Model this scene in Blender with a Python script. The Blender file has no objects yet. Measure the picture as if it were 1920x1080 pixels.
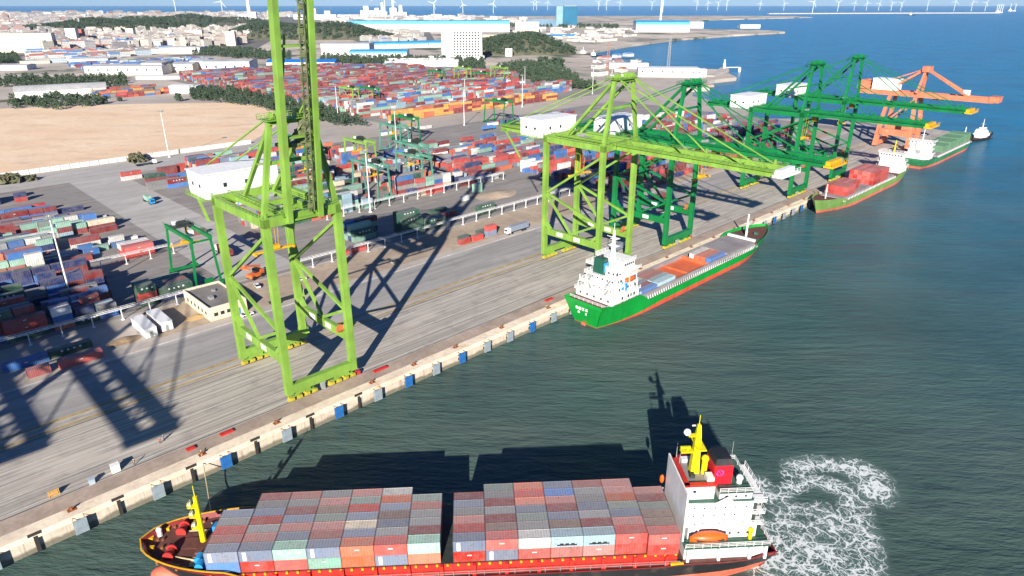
import bpy, math, random
from mathutils import Vector, Matrix
import numpy as np
C = bpy.context.scene.collection
SC = bpy.context.scene
R = math.radians

# ---------------------------------------------------------------- camera
CAM_H, PITCH = 110.0, 22.645
cd = bpy.data.cameras.new('camera'); cam = bpy.data.objects.new('camera', cd); C.objects.link(cam)
cam.location = (0, 0, CAM_H); cam.rotation_euler = (R(90 - PITCH), 0, 0)
cd.sensor_width = 36; cd.lens = 24; cd.clip_start = 1; cd.clip_end = 90000
SC.camera = cam

# ---------------------------------------------------------------- sky, sun, exposure
SUN_EL, SUN_HEAD = 22.5, 6.8
wd = bpy.data.worlds.new('World'); SC.world = wd; wd.use_nodes = True
nt = wd.node_tree; nt.nodes.clear()
sky = nt.nodes.new('ShaderNodeTexSky'); sky.sky_type = 'NISHITA'; sky.sun_disc = False
sky.sun_elevation = R(SUN_EL); sky.sun_rotation = R(180 + SUN_HEAD)
sky.altitude = 0; sky.air_density = 0.8; sky.dust_density = 0.0; sky.ozone_density = 6.0
bg = nt.nodes.new('ShaderNodeBackground'); bg.inputs[1].default_value = 0.05
wo = nt.nodes.new('ShaderNodeOutputWorld')
tint = nt.nodes.new('ShaderNodeMix'); tint.data_type = 'RGBA'; tint.blend_type = 'MULTIPLY'; tint.inputs[0].default_value = 1; tint.inputs[7].default_value = (.62,.80,1.1,1)
nt.links.new(sky.outputs[0], tint.inputs[6]); nt.links.new(tint.outputs[2], bg.inputs[0]); nt.links.new(bg.outputs[0], wo.inputs[0])
sd = bpy.data.lights.new('sun', 'SUN'); sd.energy = 5.0; sd.angle = R(0.5); sd.color = (1, 0.93, 0.82)
sun = bpy.data.objects.new('sun', sd); C.objects.link(sun)
sun.rotation_euler = (R(90 - SUN_EL), 0, R(-SUN_HEAD))
vs = SC.view_settings; vs.view_transform = 'Standard'; vs.look = 'None'; vs.gamma = 1; vs.exposure = 0.98
SC.cycles.max_bounces = 5; SC.cycles.diffuse_bounces = 2; SC.cycles.glossy_bounces = 2
SC.cycles.transparent_max_bounces = 12; SC.cycles.volume_bounces = 0
SC.cycles.use_denoising = True
SC.cycles.caustics_reflective = False; SC.cycles.caustics_refractive = False

# ---------------------------------------------------------------- quay frame: s along the quay, t landward
AZ = R(45.574)
QS = Vector((math.sin(AZ), math.cos(AZ), 0)); QT = Vector((-math.cos(AZ), math.sin(AZ), 0))
RZ = R(90) - AZ
QZ = 5.0            # top of the quay above the water
def W(s, t, z=0.0):
    v = QS * s + QT * t; return Vector((v.x, v.y, z))

# ---------------------------------------------------------------- mesh collecting
class MB:
    def __init__(self): self.v = []; self.f = []; self.c = []
    def add(self, vs, fs, col=None):
        n = len(self.v); self.v += [tuple(p) for p in vs]; self.f += [tuple(i + n for i in q) for q in fs]
        self.c += [col] * len(fs); return self
    def box(self, x0, x1, y0, y1, z0, z1, col=None, nobot=False):
        v = [(x0,y0,z0),(x1,y0,z0),(x1,y1,z0),(x0,y1,z0),(x0,y0,z1),(x1,y0,z1),(x1,y1,z1),(x0,y1,z1)]
        f = [(4,5,6,7),(0,1,5,4),(1,2,6,5),(2,3,7,6),(3,0,4,7)]
        if not nobot: f.append((3,2,1,0))
        return self.add(v, f, col)
    def cbox(self, cx, cy, z0, lx, ly, h, col=None): return self.box(cx-lx/2, cx+lx/2, cy-ly/2, cy+ly/2, z0, z0+h, col)
    def bar(self, p, q, w, h=None, col=None):
        p, q = Vector(p), Vector(q); d = (q - p)
        if d.length < 1e-6: return self
        d.normalize(); h = h or w
        up = Vector((0,0,1)) if abs(d.z) < 0.95 else Vector((0,1,0))
        a = d.cross(up).normalized() * (w/2); b = d.cross(a).normalized() * (h/2)
        v = [p-a-b, p+a-b, p+a+b, p-a+b, q-a-b, q+a-b, q+a+b, q-a+b]
        return self.add(v, [(0,1,2,3),(7,6,5,4),(0,4,5,1),(1,5,6,2),(2,6,7,3),(3,7,4,0)], col)
    def tube(self, p, q, r, r2=None, n=8, col=None):
        p, q = Vector(p), Vector(q); d = (q - p).normalized(); r2 = r if r2 is None else r2
        up = Vector((0,0,1)) if abs(d.z) < 0.95 else Vector((0,1,0))
        a = d.cross(up).normalized(); b = d.cross(a)
        v = []
        for o, rr in ((p, r), (q, r2)):
            for i in range(n):
                t = 2*math.pi*i/n; v.append(o + a*math.cos(t)*rr + b*math.sin(t)*rr)
        f = [(i, (i+1) % n, n+(i+1) % n, n+i) for i in range(n)] + [tuple(range(n-1,-1,-1)), tuple(range(n, 2*n))]
        return self.add(v, f, col)
    def prism(self, poly, z0, z1, col=None):
        n = len(poly); v = [(x,y,z0) for x,y in poly] + [(x,y,z1) for x,y in poly]
        return self.add(v, [(i,(i+1)%n,n+(i+1)%n,n+i) for i in range(n)] + [tuple(range(n-1,-1,-1)), tuple(range(n,2*n))], col)
    def loft(self, rings, cap=True, closed=True, col=None):
        m = len(rings[0]); v = [p for r in rings for p in r]; f = []
        for k in range(len(rings)-1):
            for i in range(m if closed else m-1):
                j = (i+1) % m; f.append((k*m+i, k*m+j, (k+1)*m+j, (k+1)*m+i))
        if cap: f += [tuple(range(m-1,-1,-1)), tuple(range((len(rings)-1)*m, len(rings)*m))]
        return self.add(v, f, col)
    def ball(self, c, rx, ry=None, rz=None, n=10, m=6, col=None):
        ry = ry or rx; rz = rz or rx; c = Vector(c); rings = []
        for k in range(m+1):
            a = -math.pi/2 + math.pi*k/m; ca = max(math.cos(a), 0.02)
            rings.append([(c.x+rx*ca*math.cos(2*math.pi*i/n), c.y+ry*ca*math.sin(2*math.pi*i/n), c.z+rz*math.sin(a)) for i in range(n)])
        return self.loft(rings, col=col)
    def rail(self, pts, h=1.1, r=0.05, step=2.0, bars=2):
        pts = [Vector(p) for p in pts]
        for a, b in zip(pts, pts[1:]):
            for k in range(1, bars+1): self.bar(a+Vector((0,0,h*k/bars)), b+Vector((0,0,h*k/bars)), r*1.6)
            n = max(1, int((b-a).length/step))
            for i in range(n+1):
                p = a.lerp(b, i/n); self.bar(p, p+Vector((0,0,h)), r*1.6)
        return self
    def mesh(self, name, mat, smooth=False):
        me = bpy.data.meshes.new(name); me.from_pydata(self.v, [], self.f)
        if mat: me.materials.append(mat)
        if any(c is not None for c in self.c):
            at = me.color_attributes.new('Col', 'FLOAT_COLOR', 'CORNER')
            arr = []
            for q, c in zip(self.f, self.c): arr += list((c or (.5,.5,.5))[:3] + (1.0,)) * len(q)
            at.data.foreach_set('color', arr)
        if smooth: me.polygons.foreach_set('use_smooth', [True]*len(me.polygons))
        me.update(); return me
    def build_each(self, name, mat, parent):
        """every box collected so far becomes a part of its own"""
        for k in range(0, len(self.v), 8):
            m = MB(); m.v = self.v[k:k+8]; m.f = [tuple(i-k for i in q) for q in self.f if k <= q[0] < k+8]; m.c = [None]*len(m.f)
            m.build(name, mat, parent)
    def build(self, name, mat, parent=None, loc=None, rz=0.0, smooth=False):
        o = bpy.data.objects.new(name, self.mesh(name, mat, smooth)); C.objects.link(o)
        if parent: o.parent = parent
        if loc is not None: o.location = loc
        if rz: o.rotation_euler = (0, 0, rz)
        return o
def tag(o, label=None, cat=None, group=None, kind=None):
    if label: o['label'] = label
    if cat: o['category'] = cat
    if group: o['group'] = group
    if kind: o['kind'] = kind
    return o
def empty(name, loc, rz, label, cat, group=None):
    o = bpy.data.objects.new(name, None); C.objects.link(o); o.location = loc; o.rotation_euler = (0,0,rz)
    o.empty_display_size = 1; return tag(o, label, cat, group)
KIDS = {}
def children(o): return [c for c in bpy.data.objects if c.parent == o]
def copy_tree(o, kids, parent=None):
    c = o.copy(); C.objects.link(c); c.parent = parent
    for ch, sub in kids: copy_tree(ch, sub, c)
    return c
def tree_of(o): return [(c, tree_of(c)) for c in children(o)]

# ---------------------------------------------------------------- materials
def new_mat(name):
    m = bpy.data.materials.new(name); m.use_nodes = True; t = m.node_tree; t.nodes.clear()
    o = t.nodes.new('ShaderNodeOutputMaterial'); b = t.nodes.new('ShaderNodeBsdfPrincipled')
    t.links.new(b.outputs[0], o.inputs[0]); return m, t, b, o
def nd(t, typ, **kw):
    n = t.nodes.new(typ)
    for k, v in kw.items():
        if k.startswith('i_'):
            key = k[2:]; key = int(key) if key.isdigit() else key.replace('_', ' ')
            n.inputs[key].default_value = v
        else: setattr(n, k, v)
    return n
def noise(t, vec, scale, detail=4, rough=.55, dist=0.0):
    n = nd(t, 'ShaderNodeTexNoise', i_Scale=scale, i_Detail=detail, i_Roughness=rough, i_Distortion=dist)
    if vec is not None: t.links.new(vec, n.inputs['Vector'])
    return n.outputs[0]
def mapr(t, val, a, b, c=0., d=1.):
    n = nd(t, 'ShaderNodeMapRange'); t.links.new(val, n.inputs[0])
    for i, x in zip((1,2,3,4), (a,b,c,d)): n.inputs[i].default_value = x
    return n.outputs[0]
def mixc(t, fac, a, b, mode='MIX'):
    n = nd(t, 'ShaderNodeMix', data_type='RGBA', blend_type=mode)
    for sock, v in ((n.inputs[0], fac), (n.inputs[6], a), (n.inputs[7], b)):
        if isinstance(v, (int, float)): sock.default_value = v
        elif isinstance(v, tuple): sock.default_value = v if len(v) == 4 else (*v, 1)
        else: t.links.new(v, sock)
    return n.outputs[2]
def math_(t, op, a, b=0.0):
    n = nd(t, 'ShaderNodeMath', operation=op)
    for s, v in ((n.inputs[0], a), (n.inputs[1], b)):
        if isinstance(v, (int, float)): s.default_value = v
        else: t.links.new(v, s)
    return n.outputs[0]
def coords(t, kind='Object', scale=None):
    tc = nd(t, 'ShaderNodeTexCoord'); v = tc.outputs[kind]
    if scale:
        m = nd(t, 'ShaderNodeMapping'); t.links.new(v, m.inputs[0]); m.inputs['Scale'].default_value = scale; v = m.outputs[0]
    return v
def wpos(t): return nd(t, 'ShaderNodeNewGeometry').outputs['Position']
def vscale(t, v, sc, rot=(0,0,0), loc=(0,0,0)):
    m = nd(t, 'ShaderNodeMapping'); t.links.new(v, m.inputs[0]); m.inputs['Scale'].default_value = sc
    m.inputs['Rotation'].default_value = rot; m.inputs['Location'].default_value = loc; return m.outputs[0]
def bump(t, b, h, dist, strength=.5):
    n = nd(t, 'ShaderNodeBump', i_Strength=strength, i_Distance=dist); t.links.new(h, n.inputs['Height'])
    t.links.new(n.outputs[0], b.inputs['Normal'])
MATS = {}
def paint(name, col, rough=.5, var=.35, scale=.35, wear=None, wearamt=.35, metal=0.0, streak=True):
    """weathered painted metal / concrete: two noise scales of tint, and patches of a wear colour"""
    if name in MATS: return MATS[name]
    m, t, b, o = new_mat(name)
    v = coords(t)
    n1 = noise(t, v, scale, 5); n2 = noise(t, vscale(t, v, (1,1,.18)) if streak else v, scale*6, 3)
    dark = tuple(x*(1-var) for x in col); lite = tuple(min(1, x*(1+var*.5)) for x in col)
    c = mixc(t, mapr(t, n1, .3, .7), dark, lite)
    c = mixc(t, mapr(t, n2, .42, .78, 0, .45), c, tuple(x*.5 for x in col))
    if wear: c = mixc(t, mapr(t, noise(t, v, scale*2.3, 6, .65), .56, .72, 0, wearamt), c, wear)
    c = mixc(t, mapr(t, noise(t, vscale(t, v, (1,1,.3), loc=(9,4,2)), scale*9, 5, .7), .62, .75, 0, .4), c, tuple(.5*x+.5*y for x, y in zip(col, (.12,.07,.04))))
    t.links.new(c, b.inputs['Base Color']); b.inputs['Roughness'].default_value = rough; b.inputs['Metallic'].default_value = metal
    MATS[name] = m; return m
# ---------------------------------------------------------------- setting: sea, land, sky haze
def sea_material():
    m, t, b, o = new_mat('sea_water')
    P = wpos(t)
    # distance from the origin drives the base colour: grey green near, saturated blue far
    dot = nd(t, 'ShaderNodeVectorMath', operation='DOT_PRODUCT'); t.links.new(P, dot.inputs[0]); dot.inputs[1].default_value = tuple(QS)
    ln = nd(t, 'ShaderNodeVectorMath', operation='LENGTH'); t.links.new(P, ln.inputs[0])
    patch = noise(t, vscale(t, P, (.004,.004,.004)), 1, 4, .6)
    far = math_(t, 'ADD', ln.outputs['Value'], mapr(t, patch, 0, 1, -150, 150))
    c = mixc(t, mapr(t, far, 140, 380), (.068,.108,.092), (.042,.115,.122))
    c = mixc(t, mapr(t, far, 300, 850), c, (.001,.165,.305))
    st = noise(t, vscale(t, P, (.006,.05,.03), (0,0,R(25))), 1, 5, .62)
    c = mixc(t, mapr(t, st, .5, .72, 0, .55), c, (.078,.100,.100))
    st2 = noise(t, vscale(t, P, (.02,.02,.02)), 1, 5, .6)
    c = mixc(t, mapr(t, st2, .42, .68, 0, .5), c, (.026,.062,.064))
    st3 = noise(t, vscale(t, P, (.0075,.011,.01), (0,0,R(20)), (4,1,0)), 1, 5, .62)
    c = mixc(t, mapr(t, st3, .50, .68, 0, .5), c, mixc(t, mapr(t, far, 250, 600), (.105,.125,.105), (.02,.17,.28)))
    c = mixc(t, mapr(t, st3, .34, .46, .45, 0), c, mixc(t, mapr(t, far, 250, 600), (.030,.070,.060), (.001,.105,.225)))
    t.links.new(c, b.inputs['Base Color'])
    b.inputs['Roughness'].default_value = .22; b.inputs['IOR'].default_value = 1.33
    b.inputs['Specular IOR Level'].default_value = .13
    w1 = noise(t, vscale(t, P, (.10,.38,.1), (0,0,R(30))), 1, 4, .6)
    w2 = noise(t, vscale(t, P, (.5,1.3,.5), (0,0,R(18))), 1, 3, .6)
    w3 = noise(t, vscale(t, P, (.025,.09,.03), (0,0,R(38))), 1, 3, .6)
    h = math_(t, 'ADD', math_(t, 'MULTIPLY', w1, 1.0), math_(t, 'MULTIPLY', w2, .35))
    h = math_(t, 'ADD', h, math_(t, 'MULTIPLY', w3, 1.6))
    bump(t, b, h, 1.1, .62)
    return m
E3 = 32000
o = MB().add([(-E3,-2000,0),(E3,-2000,0),(E3,E3,0),(-E3,E3,0)], [(0,1,2,3)]).build('sea', sea_material()); tag(o, kind='structure')

# land: one sheet, outline in metres (quay frame near, map coordinates far)
def xy(s, t): v = W(s, t); return (v.x, v.y)
QE = 156.0          # quay edge
COAST = [xy(-330,QE), xy(705,QE), xy(712,190), xy(715,262), xy(640,330), (262,760), (236,812), (216,880), (232,905), (222,940), (268,958), (262,1000), (285,1035),
         (303,1058), (345,1092), (352,1160), (372,1225), (330,1240), (290,1225), (230,1260), (190,1390), (168,1480), (170,1640), (215,1760), (330,1990), (520,2300),
         (800,2620), (1080,2880), (1105,2960), (1060,3080), (800,3250), (700,3500), (850,4300), (1500,5200), (2450,6000), (2500,6500), (1900,6700), (900,6600), (0,6450),
         (-1200,6900), (-3000,6600), (-5500,6300), (-9000,6800), (-9000,500), (-3500,-600), xy(-330,900)]
def ground_material():
    m, t, b, o = new_mat('port_ground')
    P = wpos(t)
    n1 = noise(t, vscale(t, P, (.012,.012,.012)), 1, 6, .6); n2 = noise(t, vscale(t, P, (.09,.09,.09)), 1, 6, .65)
    n3 = noise(t, vscale(t, P, (.9,.9,.9)), 1, 3, .6)
    c = mixc(t, mapr(t, n1, .35, .68), (.35,.30,.255), (.46,.41,.365))
    c = mixc(t, mapr(t, n2, .50, .74, 0, .6), c, (.22,.20,.175))
    c = mixc(t, mapr(t, n3, .35, .7, 0, .35), c, (.46,.43,.40))
    ln = nd(t, 'ShaderNodeVectorMath', operation='LENGTH'); t.links.new(P, ln.inputs[0])
    farn = noise(t, vscale(t, P, (.0035,.0035,.0035)), 1, 6, .7)
    fc = mixc(t, mapr(t, farn, .42, .6), (.36,.315,.265), (.62,.53,.44))
    fc = mixc(t, mapr(t, noise(t, vscale(t, P, (.006,.006,.006), loc=(7,3,0)), 1, 5, .65), .52, .62), fc, (.06,.085,.05))
    c = mixc(t, mapr(t, ln.outputs['Value'], 900, 1300), c, fc)
    t.links.new(c, b.inputs['Base Color']); b.inputs['Roughness'].default_value = .9
    return m
M_GROUND = ground_material()
tag(MB().prism(COAST, -3, QZ).build('land_ground', M_GROUND), kind='structure')

def strip(name, s0, s1, t0, t1, z, mat, kind='structure'):
    a, b, c, d = W(s0,t0,z), W(s1,t0,z), W(s1,t1,z), W(s0,t1,z)
    cx = W((s0+s1)/2, (t0+t1)/2, z)
    bb = MB().add([(s0,t0,z),(s1,t0,z),(s1,t1,z),(s0,t1,z)], [(0,1,2,3)]).build(name, mat, None, (0,0,0), RZ)
    return tag(bb, kind=kind)
def apron_material(name, base, lines, stain=(.10,.09,.085), tint=(.49,.44,.385), pitch=4.2):
    """concrete with worn wheel tracks that run along the quay (object x = along the quay)"""
    m, t, b, o = new_mat(name)
    v = coords(t)
    sp = nd(t, 'ShaderNodeSeparateXYZ'); t.links.new(v, sp.inputs[0])
    n1 = noise(t, vscale(t, v, (.012,.25,1)), 1, 5, .6); n2 = noise(t, vscale(t, v, (.15,.15,1)), 1, 6, .65)
    n3 = noise(t, vscale(t, v, (.02,1.1,1)), 1, 4, .6)
    c = mixc(t, mapr(t, n1, .32, .68), base, tint)
    c = mixc(t, mapr(t, n2, .52, .76, 0, .55), c, stain)
    c = mixc(t, mapr(t, n3, .42, .75, 0, lines), c, (.13,.125,.12))
    t.links.new(c, b.inputs['Base Color']); b.inputs['Roughness'].default_value = .85
    br = nd(t, 'ShaderNodeTexBrick', i_Scale=1.0, i_Mortar_Size=.012, i_Brick_Width=7.5, i_Row_Height=5.0); t.links.new(v, br.inputs['Vector'])
    c = mixc(t, math_(t, 'MULTIPLY', br.outputs['Fac'], .55), c, (.12,.11,.10))
    sp_ = noise(t, vscale(t, v, (.35,.5,1), loc=(3,8,0)), 1, 4, .7)
    c = mixc(t, mapr(t, sp_, .66, .74, 0, .6), c, (.10,.095,.09))
    pt = noise(t, vscale(t, v, (.03,.09,1), loc=(11,2,0)), 1, 3, .5)
    c = mixc(t, mapr(t, pt, .55, .62, 0, .35), c, tuple(min(1, x*1.2) for x in tint))
    t.links.new(c, b.inputs['Base Color'])
    return m
M_APRON = apron_material('quay_apron_concrete', (.39,.345,.30), .9)
M_LANE = apron_material('asphalt_lane', (.26,.25,.24), .4, (.18,.17,.165), (.37,.35,.335))
M_CAP = paint('quay_cap_concrete', (.84,.70,.54), .85, .18, .12, (.50,.22,.09), .55)
M_FACE = paint('quay_face_concrete', (.50,.43,.35), .9, .4, .2, (.2,.17,.14), .7)
M_YEL = paint('worn_yellow_paint', (.42,.31,.13), .8, .4, .3, (.2,.18,.15), .6)
M_WHITE_LINE = paint('worn_white_paint', (.62,.60,.56), .8, .3, .2, (.3,.28,.26), .6)
M_RAIL = paint('rail_steel', (.05,.04,.035), .6, .4, .5)
M_DIRT = paint('bare_earth', (.42,.33,.245), .95, .3, .06, (.28,.23,.18), .6, streak=False)
S0, S1 = -330, 703
strip('quay_apron', S0, S1, 163, 199, QZ+.004, M_APRON)
strip('asphalt_lane', S0, S1, 200.5, 226, QZ+.004, M_LANE)
strip('rust_strip', S0, S1, 157.3, 163, QZ+.004, paint('rusty_concrete', (.40,.31,.25), .9, .3, .15, (.30,.13,.09), .5))
strip('earth_strip', 60, S1-60, 232, 257, QZ+.004, M_DIRT)
strip('rail_line', S0, S1, 163.35, 163.65, QZ+.008, M_RAIL)
strip('rail_line', S0, S1, 193.35, 193.65, QZ+.008, M_RAIL)
strip('yellow_line', S0, S1, 199.0, 200.3, QZ+.008, M_YEL)
strip('yellow_line', S0, S1, 194.6, 195.6, QZ+.008, M_YEL)
strip('white_line', S0, S1, 226.6, 227.4, QZ+.008, M_WHITE_LINE)
strip('white_line', S0, S1, 164.6, 164.9, QZ+.012, M_WHITE_LINE)
for tt in (170.5, 176.5, 182.5, 188.5):
    strip('lane_line', S0, S1, tt, tt+.25, QZ+.012, M_WHITE_LINE)
# quay front: capping beam and face, real step over the water
q = MB(); q.box(S0, S1, 153.6, 157.3, QZ-1.2, QZ+.25)
tag(q.build('quay_edge', M_CAP, None, (0,0,0), RZ), kind='structure')
def face_material():
    m, t, b, o = new_mat('quay_face_wet'); v = coords(t); sp = nd(t, 'ShaderNodeSeparateXYZ'); t.links.new(v, sp.inputs[0])
    c = mixc(t, mapr(t, noise(t, vscale(t, v, (.5,1,.5)), 1, 5, .65), .3, .7), (.48,.40,.32), (.66,.56,.45))
    c = mixc(t, mapr(t, noise(t, vscale(t, v, (1.6,1,.12)), 1, 4, .6), .52, .75, 0, .7), c, (.16,.10,.06))
    edge = math_(t, 'ADD', sp.outputs[2], mapr(t, noise(t, vscale(t, v, (.4,1,.4)), 1, 4), 0, 1, -.9, .9))
    c = mixc(t, mapr(t, edge, 1.0, 1.7, .8, 0), c, (.085,.085,.055))
    t.links.new(c, b.inputs['Base Color']); b.inputs['Roughness'].default_value = .8; return m
M_FACE = face_material()
q = MB(); q.box(S0, S1, 154.2, 156.6, -3, QZ-1.2)
tag(q.build('quay_face', M_FACE, None, (0,0,0), RZ), kind='structure')
# ladder notches as dark T blocks, recess shade put into their colour; fenders, bollards
M_RECESS_SHADE = paint('dark_recess', (.035,.03,.025), .9, .3, .5)
M_FEN_B = paint('fender_blue', (.02,.14,.42), .55, .3, .6, (.3,.3,.3), .3)
M_FEN_G = paint('fender_grey', (.28,.34,.38), .55, .3, .6, (.15,.2,.25), .4)
M_RUB = paint('rubber', (.012,.012,.013), .8, .3, 1)
M_RUST = paint('rust_iron', (.28,.10,.035), .85, .5, .8, (.08,.04,.03), .5)
FEN = [15.4,31.8,48.2,64.8,80.8,94,105.2,116,126.8,138,148.8,160,171.4,181.9] + [193+11*k for k in range(46)]
FCOL = 'ggggbgbgbgbggbg'
for i, s in enumerate([-17.4, -1.0] + FEN):
    b_ = FCOL[(i) % 15] == 'b' or (i > 15 and i % 3 == 0)
    e = empty('fender', W(s, 153.6, 0), RZ, None, None)
    near = 'far along the quay' if s > 200 else 'on the quay face'
    MB().box(-1.35,1.35,-1.15,-.85,.9,4.5).build('panel', M_FEN_B if b_ else M_FEN_G, e)
    mb = MB()
    for zz in (1.8,3.5): mb.tube((0,-.85,zz),(0,.6,zz),.62,n=10)
    mb.build('rubber_cone', M_RUB, e)
    for sx in (-1,1): MB().bar((sx*1.2,-.9,4.4),(sx,0,4.9),.1).build('chain', M_RUST, e)
    c_ = 'blue' if b_ else 'pale grey'
    if s < 190: lab = f'{c_} fender panel on the quay face, {["first","second","third","fourth","fifth","sixth","seventh","eighth","ninth","tenth","eleventh","twelfth","thirteenth","fourteenth","fifteenth","sixteenth","last"][i]} from the near end'
    else: lab = f'{c_} fender panel far down the quay face beyond the green ship\'s stern'
    tag(e, lab, 'fender', 'fenders along the quay face')
_U = ['first','second','third','fourth','fifth','sixth','seventh','eighth','ninth','tenth','eleventh','twelfth','thirteenth','fourteenth','fifteenth','sixteenth','seventeenth','eighteenth','nineteenth']
_T = {2:'twent',3:'thirt',4:'fort',5:'fift',6:'sixt',7:'sevent',8:'eight',9:'ninet'}
ORD = _U + [(_T[k//10]+'ieth') if k % 10 == 0 else (_T[k//10]+'y-'+_U[k % 10-1]) for k in range(20, 100)]
for i, s in enumerate([7.2, 23.6, 40.2, 56.6, 72.5, 88]):
    mb = MB(); mb.box(-1.3,1.3,-.05,.2,QZ-.4,QZ+.27); mb.box(-.4,.4,-.05,.02,.3,QZ-.6)
    for k in range(9): mb.bar((-.35,-.12,.6+k*.45),(.35,-.12,.6+k*.45),.06)
    tag(mb.build('quay_ladder', M_RECESS_SHADE, None, W(s,153.6,0), RZ), f'dark T-shaped ladder recess in the quay edge, {ORD[i]} from the near end', 'ladder', 'ladder recesses in the quay edge')
for i, s in enumerate([-8, 15, 44, 64, 94.5, 110, 127, 148, 172]+[190+20*k for k in range(24)]):
    mb = MB(); mb.tube((0,0,0),(0,0,.75),.32,.26,10); mb.tube((-.55,0,.62),(.55,0,.62),.2,n=8); mb.box(-.9,.9,-.7,.7,-.02,.06)
    lab = f'rusty mooring bollard on the pale quay edge, {ORD[i]} from the near end' if i < 9 else 'rusty mooring bollard on the quay edge beside the moored ships'
    tag(mb.build('bollard', M_RUST, None, W(s,156.2,QZ+.25), RZ), lab, 'bollard', 'bollards on the quay edge')
# sand lot with its white wall
def sand_material():
    m, t, b, o = new_mat('sand_lot')
    P = wpos(t)
    c = mixc(t, mapr(t, noise(t, vscale(t, P, (.01,.02,.01), (0,0,R(10))), 1, 6, .6), .3, .7), (.72,.50,.32), (.82,.64,.45))
    c = mixc(t, mapr(t, noise(t, vscale(t, P, (.03,.06,.03)), 1, 5, .65), .52, .75, 0, .6), c, (.47,.32,.20))
    c = mixc(t, mapr(t, noise(t, vscale(t, P, (.015,.04,.03), loc=(3,5,0)), 1, 5, .6), .60, .72, 0, .8), c, (.74,.60,.47))
    c = mixc(t, mapr(t, noise(t, vscale(t, P, (.25,.25,.25)), 1, 4, .6), .4, .75, 0, .25), c, (.36,.25,.16))
    t.links.new(c, b.inputs['Base Color']); b.inputs['Roughness'].default_value = .95
    return m
SAND = [(-60,546),(236,546),(262,575),(292,610),(330,680),(352,745),(330,800),(250,865),(175,905),(60,960),(-160,1000),(-300,900),(-300,546)]
tag(MB().add([(s,t,QZ+.01) for s,t in SAND],[tuple(range(len(SAND)))]).build('sand_ground', sand_material(), None, (0,0,0), RZ), kind='structure')
M_WALL = paint('white_wall_paint', (.74,.72,.68), .8, .15, .15, (.45,.42,.38), .4)
mb = MB(); mb.box(-300,238,544.6,545.2,QZ,QZ+3.2)
for k in range(90): mb.box(-300+k*6,-299.6+k*6,544.3,544.6,QZ,QZ+3.35)
tag(mb.build('boundary_wall', M_WALL, None, (0,0,0), RZ), 'long white boundary wall along the edge of the sand lot', 'wall')
# road beyond the yard and the cross roads of the container yard
strip('yard_paving', -200, 322, 259, 500, QZ+.003, apron_material('yard_paving_asphalt', (.20,.185,.17), .3, (.11,.10,.095), (.30,.275,.25)))  # paving colour darkened to carry the shade among the stacks
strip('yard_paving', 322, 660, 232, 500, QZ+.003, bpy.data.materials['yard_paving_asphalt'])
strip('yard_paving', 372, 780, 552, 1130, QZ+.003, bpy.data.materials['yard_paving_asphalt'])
strip('yard_road', -200, 262, 503, 541, QZ+.006, apron_material('yard_road_concrete', (.36,.34,.315), .3, (.24,.225,.21), (.44,.42,.395)))
def xroad(s0, s1, t0, t1): return strip('cross_road', s0, s1, t0, t1, QZ+.007, bpy.data.materials['yard_road_concrete'])
xroad(97, 128, 262, 502.9)
xroad(262, 285, 330, 640)
strip('verge', -300, 350, 985, 1010, QZ+.012, paint('verge_grass', (.10,.11,.05), .95, .4, .05, (.2,.17,.1), .6, streak=False))
# ---------------------------------------------------------------- ship-to-shore cranes
M_LG = paint('light_green_paint', (.205,.375,.052), .5, .3, .12, (.20,.20,.07), .65)
M_DG = paint('dark_green_paint', (.004,.185,.045), .42, .25, .12, (.01,.09,.03), .5)
M_OR = paint('orange_paint', (.64,.20,.10), .5, .2, .15, (.66,.36,.26), .7)
M_HOUSE = paint('white_cladding', (.82,.82,.82), .5, .06, .15)
M_YBOG = paint('yellow_bogie_paint', (.44,.37,.04), .5, .3, .5, (.2,.15,.03), .5)
M_YTIP = paint('yellow_tip_paint', (.72,.40,.01), .5, .2, .3, (.5,.2,.02), .3)
M_DKM = paint('dark_machinery', (.035,.045,.04), .6, .5, .8)
M_OLIVE = paint('dark_olive_cables', (.17,.20,.085), .7, .6, .6, (.03,.03,.02), .7)
M_GREY = paint('grey_steel', (.30,.31,.31), .55, .3, .4)
M_WHITE = paint('white_paint', (.80,.80,.79), .45, .08, .3, (.5,.42,.36), .25)
M_GLASS = paint('dark_glass', (.02,.03,.035), .12, .3, .3, streak=False)
M_ORANGE2 = paint('signal_orange', (.75,.16,.03), .5, .2, .4)
M_REDP = paint('red_paint', (.50,.035,.03), .5, .25, .3, (.25,.03,.02), .4)

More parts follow.
